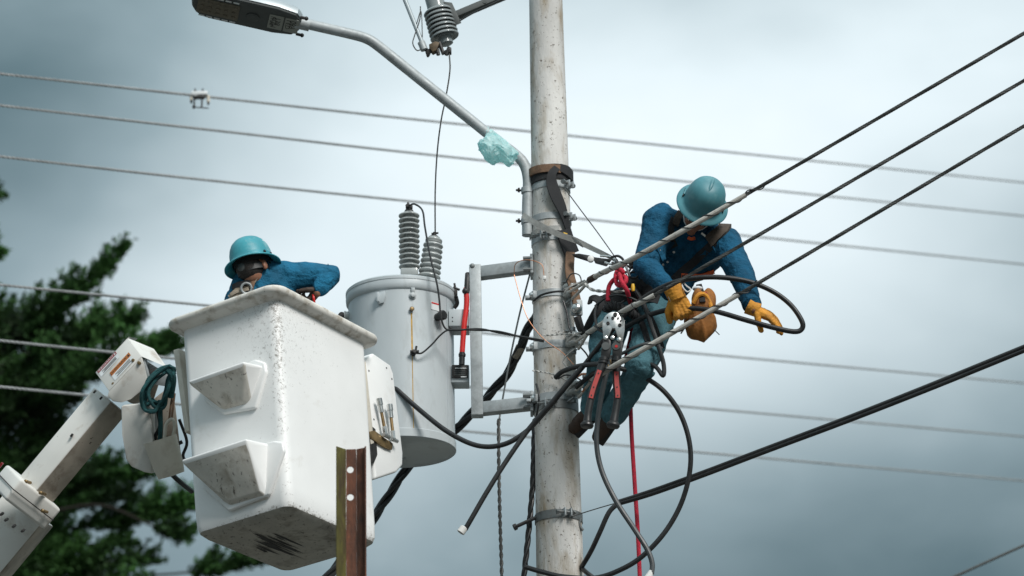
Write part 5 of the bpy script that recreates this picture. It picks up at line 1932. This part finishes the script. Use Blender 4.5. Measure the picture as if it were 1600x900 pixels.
def surface_body(jn, hc, hup, hfw, parent, nm):
    b, P = make_head(hc, hup, hfw, parent)
    limb(b, [(P(0, -.02, -.07), .055), (jn['neck'], .058), (jn['chest'], .10), (jn['belly'], .11), (jn['pelvis'], .11)])
    for s in 'lr':
        limb(b, [(jn['chest'].lerp(jn['sh' + s], .5), .07), (jn['sh' + s], .052), (jn['el' + s], .038), (jn['wr' + s], .026), (jn['wr' + s] + (jn['wr' + s] - jn['el' + s]).normalized() * .04, .022)])
        limb(b, [(jn['pelvis'].lerp(jn['h' + s], .5), .085), (jn['h' + s], .078), (jn['kn' + s], .05), (jn['an' + s], .036), (jn['to' + s], .026)])
    me = remesh(b, .0075, 3)
    me.materials.clear(); me.materials.append(M['skin'])
    return add_mesh(me, 'body', parent), P


hh = hc - hup.normalized() * .022 + hfw.normalized() * .016
body, P = surface_body(J, hh, hup, hfw, climber, 'climber')
face_bits(P, hup, hfw, body)
make_helmet(hc, hup, hfw, 'helmet_teal', climber)
up_, fw_, rt_ = orient(hup, hfw)
# chin strap and hair behind
b = MB('plastic_white')
for s in (-1, 1):
    b.ribbon(cat([hc + rt_ * s * .082 + fw_ * .03 - up_ * .01, hc + rt_ * s * .078 + fw_ * .045 - up_ * .06, hc + rt_ * s * .05 + fw_ * .07 - up_ * .115, hc + rt_ * s * .012 + fw_ * .08 - up_ * .135], 5), rt_ * s + fw_ * .6, .012, .003)
b.build('chin_strap', climber)

sh_ax = (J['shr'] - J['shl']).normalized()
b = MB('shirt_blue')
tr_ax = (J['neck'] - J['belly']).normalized()
fr_ax = sh_ax.cross(tr_ax).normalized()
b.ell(J['chest'], sh_ax * .205, fr_ax * .130, tr_ax * .20, 20)
b.ell(J['chest'].lerp(J['neck'], .55), sh_ax * .19, fr_ax * .105, tr_ax * .085, 16)
b.ell(J['belly'], sh_ax * .165, fr_ax * .125, tr_ax * .17, 18)
b.ell(J['pelvis'].lerp(J['belly'], .3), sh_ax * .155, fr_ax * .125, tr_ax * .11, 18)
limb(b, [(J['neck'] + tr_ax * .005, .066), (J['chest'], .09)])
for s in 'lr':
    limb(b, [(J['neck'] - tr_ax * .01 + V((0, .03, 0)), .062), (J['sh' + s] + V((0, .02, 0)), .084)])
for s in 'lr':
    limb(b, [(J['chest'].lerp(J['sh' + s], .6), .100), (J['sh' + s], .088), (J['sh' + s].lerp(J['el' + s], .5), .074), (J['el' + s], .065), (J['el' + s].lerp(J['wr' + s], .55), .055), (J['wr' + s] - (J['wr' + s] - J['el' + s]).normalized() * .015, .045)])
me = remesh(b, .0048, 5)
arm_s = [(J['sh' + s], J['el' + s]) for s in 'lr'] + [(J['el' + s], J['wr' + s]) for s in 'lr'] + [(J['belly'], J['chest'])]
folds(me, arm_s, .0095, 12, 1.7, 6, .30)
me.materials.clear(); me.materials.append(M['shirt_blue'])
bv_sh = bvh_of(me)
shirt = add_mesh(me, 'shirt', climber)
# collar and placket buttons
b = MB('shirt_blue')
nk = J['neck'] + tr_ax * .02
b.tube(cat([nk + sh_ax * (cos(a) * .066) - fr_ax * (sin(a) * .07) - tr_ax * (.012 + .02 * max(0, sin(a))) for a in [R(-200 + 25 * i) for i in range(10)]], 3), .014, 8)
b.build('collar', shirt)
b = MB('orange_hi_vis'); q = [on(bv_sh, x, y, .006)[0] for x, y in ((1075, 371), (1080, 373), (1086, 372))]; b.tube(cat(q, 3), .009, 6); b.build('undershirt', climber)
for x, y in ((1053, 394), (1043, 410), (1036, 414), (1030, 391)):
    p, n = on(bv_sh, x, y, .001); b = MB('plastic_white'); b.lathe(p, n, [(.0065, 0), (.0065, .003), (0, .004)], 10); b.build('button', shirt)

b = MB('trousers_teal')
pel = J['pelvis']
b.ell(pel, sh_ax * .165, fr_ax * .14, tr_ax * .13, 18)
for s in 'lr':
    h, k_, a = J['h' + s], J['kn' + s], J['an' + s]
    limb(b, [(pel.lerp(h, .6), .115), (h, .104), (h.lerp(k_, .5), .093), (k_, .078), (k_.lerp(a, .5), .072), (a + (k_ - a).normalized() * .0, .066)])
me = remesh(b, .0048, 5)
folds(me, [(J['h' + s], J['kn' + s]) for s in 'lr'] + [(J['kn' + s], J['an' + s]) for s in 'lr'], .0095, 12, 4.2, 6, .25)
me.materials.clear(); me.materials.append(M['trousers_teal'])
bv_tr = bvh_of(me)
trousers = add_mesh(me, 'trousers', climber)
for s in 'lr':
    a, t_ = J['an' + s], J['to' + s]
    b = MB('leather_boot')
    d = (t_ - a); d2 = d.normalized(); side = d2.cross(FWD).normalized(); dn = d2.cross(side).normalized()
    limb(b, [(a + (J['kn' + s] - a).normalized() * .06, .048), (a, .046), (a + d * .5, .042), (t_ + d2 * .03, .040), (t_ + d2 * .06, .034)])
    me = remesh(b, .006, 3); folds(me, [(a, t_)], .003, 30, 2.0, 20)
    me.materials.clear(); me.materials.append(M['leather_boot']); bt = add_mesh(me, 'boot', climber)
    b = MB('rubber_black')
    sdn = V((0, 0, -1))
    b.hull([p + side * x + sdn * z for p, w_ in ((a - d2 * .02, .030), (t_ + d2 * .060, .030)) for x in (-w_, w_) for z in (.026, .044)], .010, 3)
    b.build('sole', bt)
# gloves
make_glove(J['wrl'] + cv(.022, -.012, -.03), cv(.38, -.90, -.10), cv(-.1, .1, 1), 'leather_yellow', climber, (1.35, 1.45, .9), (.8, .9, .4), 1.30)
b = MB('plastic_white'); w = at(1047, 466, 14.83); b.ribbon(cat([w + cv(-.01, .03, 0), w + cv(.0, .0, -.01), w + cv(.016, -.028, 0)], 4), -FWD, .014, .004); b.build('cuff_lining', climber)
make_glove(J['wrr'] + cv(.012, -.018, -.01), cv(.86, -.42, -.08), cv(-.45, -.75, .30), 'leather_yellow', climber, (.32, .28, .22), (.45, .55, .75), 1.12, .02)
for s in 'lr':
    b = MB('shirt_blue')
    d = (J['wr' + s] - J['el' + s]).normalized()
    b.lathe(J['wr' + s] - d * .035, d, [(.048, 0), (.051, .004), (.051, .034), (.047, .037), (.040, .03)], 24, cap=False)
    b.build('cuff', shirt)
b = MB('shirt_blue'); strap_on(b, bv_sh, [(1084, 376), (1074, 390), (1062, 404), (1048, 420), (1040, 434)], mpx(9), .004, .001); b.build('placket', shirt)
b = MB('shirt_blue'); strap_on(b, bv_sh, [(1046, 384), (1036, 392), (1030, 398)], mpx(24), .004, .0015); b.build('pocket_flap', shirt)
b = MB('shirt_blue'); strap_on(b, bv_sh, [(1118, 392), (1108, 402), (1100, 408)], mpx(24), .004, .0015); b.build('pocket_flap', shirt)
b = MB('shirt_blue'); strap_on(b, bv_sh, [(1036, 318), (1046, 340), (1048, 362)], mpx(2.2), .003, .001); b.build('shoulder_seam', shirt)
b = MB('shirt_blue'); strap_on(b, bv_sh, [(1130, 352), (1124, 372), (1126, 392)], mpx(2.2), .003, .001); b.build('shoulder_seam', shirt)
for q in ([(1040, 500), (1030, 540), (1014, 580), (996, 620), (984, 645)], [(962, 500), (956, 540), (948, 580), (940, 620)]):
    b = MB('trousers_teal'); strap_on(b, bv_tr, q, mpx(2.0), .003, .001); b.build('leg_seam', trousers)

# harness
hn = MB('webbing_black'); strap_on(hn, bv_sh, [(1118, 378), (1100, 394), (1080, 412), (1062, 428), (1050, 440)], mpx(13), .007, .006); hn.build('chest_strap', climber)
hn = MB('webbing_black'); strap_on(hn, bv_sh, [(1052, 342), (1047, 356), (1048, 372), (1054, 386)], mpx(11), .007, .006); hn.build('shoulder_strap', climber)
hn = MB('pad_brown'); strap_on(hn, bv_sh, [(1139, 346), (1132, 358), (1122, 368), (1108, 378)], mpx(19), .02, .012); hn.build('shoulder_pad', climber)
hn = MB('pad_brown'); strap_on(hn, bv_sh, [(1063, 334), (1056, 344), (1053, 352)], mpx(11), .014, .010); hn.build('shoulder_pad', climber)
p, n = on(bv_sh, 1107, 373, .02)
hn = MB('steel_bright'); hn.ribbon([p + cv(-.03, .022, 0), p, p + cv(.032, -.024, 0)], n, .010, .006); hn.build('pad_buckle', climber)
hn = MB('orange_hi_vis'); strap_on(hn, bv_sh, [(1064, 431), (1078, 432), (1096, 430), (1115, 423)], mpx(8), .006, .006); hn.build('belt_stripe', climber)
hn = MB('webbing_black')
strap_on(hn, bv_sh, [(1000, 440), (1015, 452), (1035, 456), (1060, 446), (1085, 438), (1112, 432)], mpx(15), .012, .004)
hn.build('belt', climber)
hn = MB('webbing_black')
strap_on(hn, bv_tr, [(925, 478), (945, 470), (970, 462), (1000, 462), (1030, 468)], mpx(20), .014, .004)
hn.build('work_belt', climber)
hn = MB('webbing_black')
q = cat([at(x, y, yy) for x, y, yy in ((945, 483, 15.02), (960, 478, 14.99), (975, 483, 14.97), (990, 492, 14.98), (1000, 500, 15.0))], 12)
hn.twist(q, .024, 2, .045, 8, .011); hn.build('coiled_lanyard', climber)
hn = MB('webbing_black'); strap_on(hn, bv_tr, [(985, 470), (995, 490), (1005, 510), (1012, 535)], mpx(9), .008, .006); hn.build('leg_strap', climber)
hn = MB('webbing_black'); strap_on(hn, bv_tr, [(1006, 478), (1018, 500), (1026, 520), (1034, 545)], mpx(7), .008, .006); hn.build('leg_strap', climber)
hn = MB('webbing_black')
hn.ribbon(cat([at(x, y, yy) for x, y, yy in ((920, 470, 15.25), (930, 466, 15.2), (938, 474, 15.16), (930, 490, 15.16), (922, 505, 15.2), (918, 515, 15.24))], 5), V((.2, -1, .1)), mpx(13), .01)
hn.build('positioning_strap', climber)
hn = MB('iron_dark')
for (x, y) in ((968, 415), (978, 420), (985, 412), (975, 436), (990, 430)):
    p = at(x, y, 15.05); hn.tube(cat([p + V((cos(a) * .024, 0, sin(a) * .018)) for a in [R(45 * i) for i in range(9)]], 2), .006, 6)
hn.hull([at(980, 405, 15.07), at(995, 400, 15.07), at(998, 418, 15.07), at(984, 422, 15.07), at(990, 410, 15.12)], .003)
hn.build('harness_rings', climber)
hn = MB('steel_bright'); hn.tube(cat([at(978, 416, 15.0), at(981, 424, 15.0), at(984, 432, 15.0)], 4), .007, 6); hn.build('carabiner', climber)
hn = MB('webbing_black')
hn.hull([at(962, 432, 15.22), at(1000, 430, 15.15), at(1010, 462, 15.12), at(968, 466, 15.15), at(975, 445, 15.08)], .02, 3); hn.build('tool_bag', climber)
b = MB('plastic_white'); b.tube(cat([at(1066, 438, 14.82), at(1072, 446, 14.8), at(1079, 452, 14.8), at(1074, 456, 14.8), at(1067, 449, 14.8), at(1065, 439, 14.82)], 5), .004, 6)
b.build('white_loop', None, 'small white cord loop above the yellow gripping glove', 'cord')

# leather pouch hanging behind the hand
pch = thing('tool_pouch', 'tan leather tool pouch hanging from the belt beside the glove', 'pouch', at(1095, 534, 14.98))
b = MB('leather_tan')
c = at(1094, 505, 14.98)
b.ell(c, X * .082, Yv * .062, Z * .098, 20)
b.ell(at(1099, 478, 14.98), X * .062, Yv * .05, Z * .075, 16)
b.ell(at(1108, 470, 14.98), X * .035, Yv * .035, Z * .06, 12)
b.ell(at(1089, 466, 14.97), X * .03, Yv * .04, Z * .05, 12)
me = remesh(b, .006, 3)
folds(me, [(at(1075, 500, 14.98), at(1115, 500, 14.98))], .012, 22, 6.0, 5)
me.materials.clear(); me.materials.append(M['leather_tan']); add_mesh(me, 'bag', pch)
b = MB('leather_yellow'); b.tube(cat([at(1083, 474, 14.93), at(1090, 462, 14.92), at(1100, 460, 14.93), at(1108, 470, 14.94), at(1112, 484, 14.93)], 5), .012, 8); b.build('drawstring_hem', pch)
b = MB('webbing_black'); b.ribbon(cat([at(1092, 445, 15.03), at(1096, 458, 14.95), at(1098, 472, 14.92)], 5), -FWD, .03, .008); b.build('hanger', pch)
b = MB('paper_white'); b.ell(at(1090, 451, 14.97), X * .028, Yv * .02, Z * .014, 10); b.m('label_red').ell(at(1102, 459, 14.95), X * .014, Yv * .014, Z * .01, 8); b.build('cord_end', pch)
b = MB('wire_dark'); b.cyl(at(1115, 514, 14.96), at(1124, 523, 14.95), .003, 6); b.cyl(at(1070, 512, 14.96), at(1064, 521, 14.95), .004, 6); b.build('loose_wire', pch)

# ---- the lineman in the bucket ------------------------------------
K = dict(pelvis=bk(.27, .40, .38), belly=atd(430, 520, 15.52), chest=atd(414, 462, 15.50), neck=atd(401, 438, 15.47),
         shl=atd(374, 472, 15.44), shr=atd(456, 434, 15.52), ell=atd(372, 545, 15.50), elr=atd(514, 431, 15.50), wrl=atd(410, 560, 15.75), wrr=atd(501, 450, 15.44),
         hl=bk(.36, .38, .40), hr=bk(.20, .44, .40), knl=bk(.36, .40, .72), knr=bk(.20, .46, .72), anl=bk(.36, .38, BH - .11), anr=bk(.20, .44, BH - .11),
         tol=bk(.37, .47, BH - .07), tor=bk(.20, .53, BH - .07))
man = thing('person', 'lineman in bright blue shirt and turquoise hard hat, back turned, inside the bucket', 'person', K['tol'])
hc, hup, hfw = atd(394, 412, 15.45), cv(-.24, .87, .43), cv(.55, -.12, .82)
body, P = surface_body(K, hc, hup, hfw, man, 'lineman')
face_bits(P, hup, hfw, body)
make_helmet(hc, hup, hfw, 'helmet_turquoise', man)
up_, fw_, rt_ = orient(hup, hfw)
b = MB('hair')
b.ell(hc - fw_ * .022 - up_ * .035, rt_ * .071, fw_ * .084, up_ * .075, 16)
b.build('hair', man)
b = MB('rubber_black')
b.lathe(hc - up_ * .048, up_ - fw_ * .15, [(.076, -.014), (.080, -.014), (.080, .014), (.076, .014)], 32, sx=1.16, ref=fw_, cap=False)
sus = b.build('suspension', man)
b = MB('lamp_dark'); b.lathe(hc - fw_ * .092 - up_ * .047, -fw_, [(.022, 0), (.022, .010), (.016, .014), (0, .014)], 18); b.build('ratchet_knob', sus)
b = MB('paper_white'); b.prism([hc + rt_ * s * .001 + fw_ * (.086 + .006) * cos(a) + rt_ * .09 * sin(a) + up_ * z for a, z, s in ((1.05, .055, 1), (1.55, .055, 1), (1.55, .095, 1), (1.05, .09, 1))], fw_ * .012, .002)
b.build('hat_sticker', man)
sh_ax = (K['shr'] - K['shl']).normalized(); tr_ax = (K['neck'] - K['belly']); tr_ax = (tr_ax - sh_ax * tr_ax.dot(sh_ax)).normalized(); fr_ax = sh_ax.cross(tr_ax)
b = MB('shirt_light_blue')
b.ell(K['chest'], sh_ax * .185, fr_ax * .125, tr_ax * .19, 20)
b.ell(K['belly'], sh_ax * .165, fr_ax * .12, tr_ax * .20, 18)
limb(b, [(K['neck'], .062), (K['chest'], .09)]); limb(b, [(K['belly'], .13), (K['pelvis'], .13)])
limb(b, [(K['neck'] + cv(.03, .0, .02), .06), (K['shr'] - cv(.03, -.0, 0), .085)])
for s in 'lr':
    limb(b, [(K['chest'].lerp(K['sh' + s], .6), .092), (K['sh' + s], .080), (K['sh' + s].lerp(K['el' + s], .5), .070), (K['el' + s], .060), (K['el' + s].lerp(K['wr' + s], .5), .054), (K['wr' + s], .044)])
me = remesh(b, .0058, 4)
folds(me, [(K['sh' + s], K['el' + s]) for s in 'lr'] + [(K['el' + s], K['wr' + s]) for s in 'lr'] + [(K['belly'], K['chest'])], .0100, 7, 9.3, 12, .2)
me.materials.clear(); me.materials.append(M['shirt_light_blue'])
bv_m = bvh_of(me)
shirt2 = add_mesh(me, 'shirt', man)
b = MB('trousers_teal')
b.ell(K['pelvis'], sh_ax * .16, fr_ax * .13, tr_ax * .13, 16)
for s in 'lr':
    limb(b, [(K['h' + s], .10), (K['kn' + s], .08), (K['an' + s], .07)])
me = remesh(b, .01, 3); me.materials.clear(); me.materials.append(M['trousers_teal']); add_mesh(me, 'trousers', man)
for s in 'lr':
    b = MB('leather_boot'); limb(b, [(K['an' + s], .05), (K['to' + s], .042), (K['to' + s].lerp(K['an' + s], -.6), .04)]); me = remesh(b, .008, 2); me.materials.clear(); me.materials.append(M['leather_boot']); add_mesh(me, 'boot', man)
make_glove(K['wrr'], cv(-.62, -.70, .1), cv(-.8, .2, .2), 'leather_boot', man, (.8, .9, .6), (.6, .6, .6), 1.0, 0, 'work_glove', False)
make_glove(K['wrl'], cv(.4, -.1, .8), cv(.3, -.6, .2), 'leather_boot', man, (.8, .9, .6), (.6, .6, .6), 1.0, 0, 'work_glove')
b = MB('red_cable'); b.tube(cat([atd(489, 458, 15.42), atd(490, 466, 15.40), atd(491, 473, 15.40)], 4), .007, 8)
b.build('red_hand_tool', None, 'small red tool tip held below the blue sleeve', 'tool')
# harness on the back
hn = MB('webbing_tan'); strap_on(hn, bv_m, [(400, 426), (394, 438), (384, 448), (372, 458), (362, 468)], mpx(14), .012, .006, Y=14.4); hn.build('harness_strap', man)
hn = MB('webbing_brown'); strap_on(hn, bv_m, [(399, 424), (398, 434), (395, 446), (392, 460)], mpx(5), .012, .010, Y=14.4); hn.build('harness_lace', man)
hn = MB('webbing_black'); strap_on(hn, bv_m, [(366, 450), (374, 446), (384, 444), (392, 442)], mpx(8), .014, .010, Y=14.4); hn.build('harness_pad', man)
hn = MB('webbing_tan'); strap_on(hn, bv_m, [(362, 462), (376, 456), (390, 452)], mpx(5), .012, .014, Y=14.4); hn.build('harness_strap', man)
hn = MB('galvanised'); p, n = on(bv_m, 386, 452, .02, 14.4)
hn.tube(cat([p + (RGT * cos(a) + UPV * sin(a)) * .026 for a in [R(45 * i) for i in range(9)]], 3), .006, 8); hn.build('d_ring', man)

# ------------------------------------------------------------------ conifers behind
def conifer(name, label, bx, by, height, limbs, rnd, per_m, extra):
    t = thing(name, label, 'tree', (bx, by, 0), 'conifers behind the boom')
    b = MB('bark')
    tr_ = [V((bx + .25 * sin(i * .8), by + .15 * cos(i), height * i / 12)) for i in range(13)]
    b.tube(tr_, [.42 * (1 - i / 13) + .04 for i in range(13)], 12)
    allp = []
    for pts in limbs:
        pts = [V(p) for p in pts]
        z = max(1.0, pts[0].z - 1.0)
        i = min(11, int(z / height * 12))
        root = tr_[i].lerp(tr_[i + 1], z / height * 12 - i) if i < 12 else tr_[-1]
        path = cat([root] + pts, 8)
        allp.append((path, True))
    for i in range(extra):
        a = rnd.uniform(0, 2 * pi); z = rnd.uniform(.2, .97) * height
        L_ = (1 - z / height) * 5.0 + 1.2
        d = V((cos(a), sin(a), .45))
        i0 = min(11, int(z / height * 12)); root = tr_[i0].lerp(tr_[i0 + 1], z / height * 12 - i0)
        if d.x > -.45 and root.z > 6:
            continue
        path = cat([root, root + d * L_ * .5 + V((0, 0, -.2)), root + d * L_ + V((0, 0, .3))], 6)
        allp.append((path, False))
    for path, _ in allp:
        n = len(path)
        b.tube(path, [.028 * (1 - j / n) + .008 for j in range(n)], 6)
    b.build('trunk', t)
    vs_, fs = [], []

    def leaf(p, d, ln, w):
        s = d.cross(V((rnd.uniform(-1, 1), rnd.uniform(-1, 1), rnd.uniform(-1, 1))))
        if s.length < 1e-4:
            return
        s.normalize()
        i = len(vs_)
        vs_.extend((p - s * w * .5, p + s * w * .5, p + d * ln * .6 + s * w * .45, p + d * ln, p + d * ln * .6 - s * w * .45))
        fs.append((i, i + 1, i + 2, i + 3, i + 4))
    for path, near in allp:
        n = len(path)
        tot = sum((q - p).length for p, q in zip(path, path[1:]))
        # side sprays: short twigs leaving the limb at both sides, thick with needles, shorter toward the tip
        steps_ = int(tot * (per_m if near else per_m * .25))
        for k in range(steps_):
            s_ = .10 + .90 * (k + rnd.random()) / steps_
            f = s_ * (n - 1); i = min(n - 2, int(f))
            p = path[i].lerp(path[i + 1], f - i); d0 = (path[i + 1] - path[i]).normalized()
            sd_ = d0.cross(V((rnd.gauss(0, .5), 1, rnd.gauss(0, .5)))).normalized()
            if k % 2:
                sd_ = -sd_
            sd_ = (sd_ + V((0, rnd.gauss(0, .8), 0))).normalized()
            gap = noise.noise(p * 1.1 + V((7, 2, 1)))
            if gap < -.08 and s_ < .82:
                continue
            ln = (.16 + .62 * (1 - s_) ** .7) * rnd.uniform(.45, 1.15) * (1 + .5 * gap)
            td = (d0 * 1.1 + sd_ * .75 + V((0, 0, .35))).normalized()
            m_ = max(2, int(ln / .055))
            for j in range(m_ + 1):
                u_ = j / m_
                c = p + td * (ln * u_) + V((0, 0, .10 * ln * u_ * u_))
                for q in range(7):
                    v = (td + V((rnd.gauss(0, .6), rnd.gauss(0, .6), rnd.gauss(0, .6)))).normalized()
                    leaf(c + V((rnd.gauss(0, .022), rnd.gauss(0, .022), rnd.gauss(0, .022))), v, rnd.uniform(.06, .13) * (1.1 - .4 * u_), rnd.uniform(.022, .04))
    me = bpy.data.meshes.new('crown')
    org = V((bx, by, 0))
    me.from_pydata([v - org for v in vs_], [], fs)
    me.materials.append(M['needles'])
    ob = bpy.data.objects.new('crown', me); COL.objects.link(ob); ob.parent = t; ORG[ob.name] = org
    ob['kind'] = 'stuff'
    return t


rnd = random.Random(11)
T1 = 38.0
def lim(pts, Y=T1):
    return [at(x, y, Y + dy) for x, y, dy in pts]
limbs1 = [lim([(-60, 615, 0), (0, 552, -.3), (70, 498, -.6), (130, 450, -.9), (195, 385, -1.2)]),
          lim([(-60, 600, .6), (-10, 550, .6), (40, 515, .5), (85, 490, .3)]),
          lim([(-60, 640, .3), (30, 585, .2), (100, 545, 0), (160, 515, -.1), (216, 494, -.3)]),
          lim([(-40, 650, 1), (50, 590, 1), (110, 540, 1), (150, 497, 1.1)]),
          lim([(-50, 660, -.4), (60, 612, -.7), (140, 580, -.9), (215, 548, -1.1), (275, 535, -1.3)]),
          lim([(-50, 670, .9), (80, 600, 1.1), (190, 560, 1.3), (265, 545, 1.5)]),
          lim([(-60, 610, .2), (0, 585, .1), (60, 570, .0), (120, 556, -.1)]),
          lim([(-60, 690, .1), (0, 655, 0), (60, 640, -.1), (120, 610, -.2)]),
          lim([(-120, 350, .3), (-60, 322, .3), (-40, 308, .3), (-10, 300, .2)]),
          lim([(-120, 430, .3), (-60, 405, .3), (-14, 390, .2)]),
          lim([(-60, 700, 0), (-20, 680, 0), (40, 690, -.2), (100, 670, -.3)])]
limbs1 += [lim([(-60, y0, dy), (-10, y0 - 25, dy), (35, y0 - 45, dy), (75, y0 - 55 + 6 * sin(dy * 9), dy)]) for y0, dy in ((560, .5), (600, -.8), (640, .8), (680, -.5), (720, .6), (760, -.2))]
conifer('conifer_tree', 'dark conifer with upswept branches behind the boom head', at(-260, 900, T1).x, T1, 19.5, limbs1, rnd, 26, 20)
T2 = 41.0
limbs2 = [[at(x, y, T2 + dy) for x, y, dy in l] for l in (
    [(-30, 800, 0), (60, 765, -.2), (150, 745, -.4), (235, 738, -.6)],
    [(-30, 850, .5), (80, 830, .3), (180, 815, 0), (250, 800, -.2), (306, 785, -.5)],
    [(-30, 830, -.5), (80, 800, -.7), (160, 790, -.9), (240, 822, -1), (290, 838, -1.1)],
    [(0, 920, .2), (120, 905, 0), (220, 900, -.2), (310, 892, -.4), (405, 872, -.6)],
    [(-30, 870, .8), (60, 850, .8), (140, 850, .8), (200, 845, .8)],
    [(-30, 890, 0), (70, 880, 0), (150, 880, 0), (240, 872, 0)],
    [(-30, 840, 1.2), (50, 810, 1.2), (120, 785, 1.2), (200, 770, 1.1)],
    [(-30, 760, .2), (20, 740, .2), (90, 735, .2), (160, 725, .2)],
    [(-30, 910, -.6), (50, 905, -.6), (150, 915, -.6), (220, 925, -.6)])]
conifer('conifer_tree', 'lower dark conifer filling the bottom left below the boom', at(-260, 900, T2).x, T2, 15.5, limbs2, rnd, 26, 20)
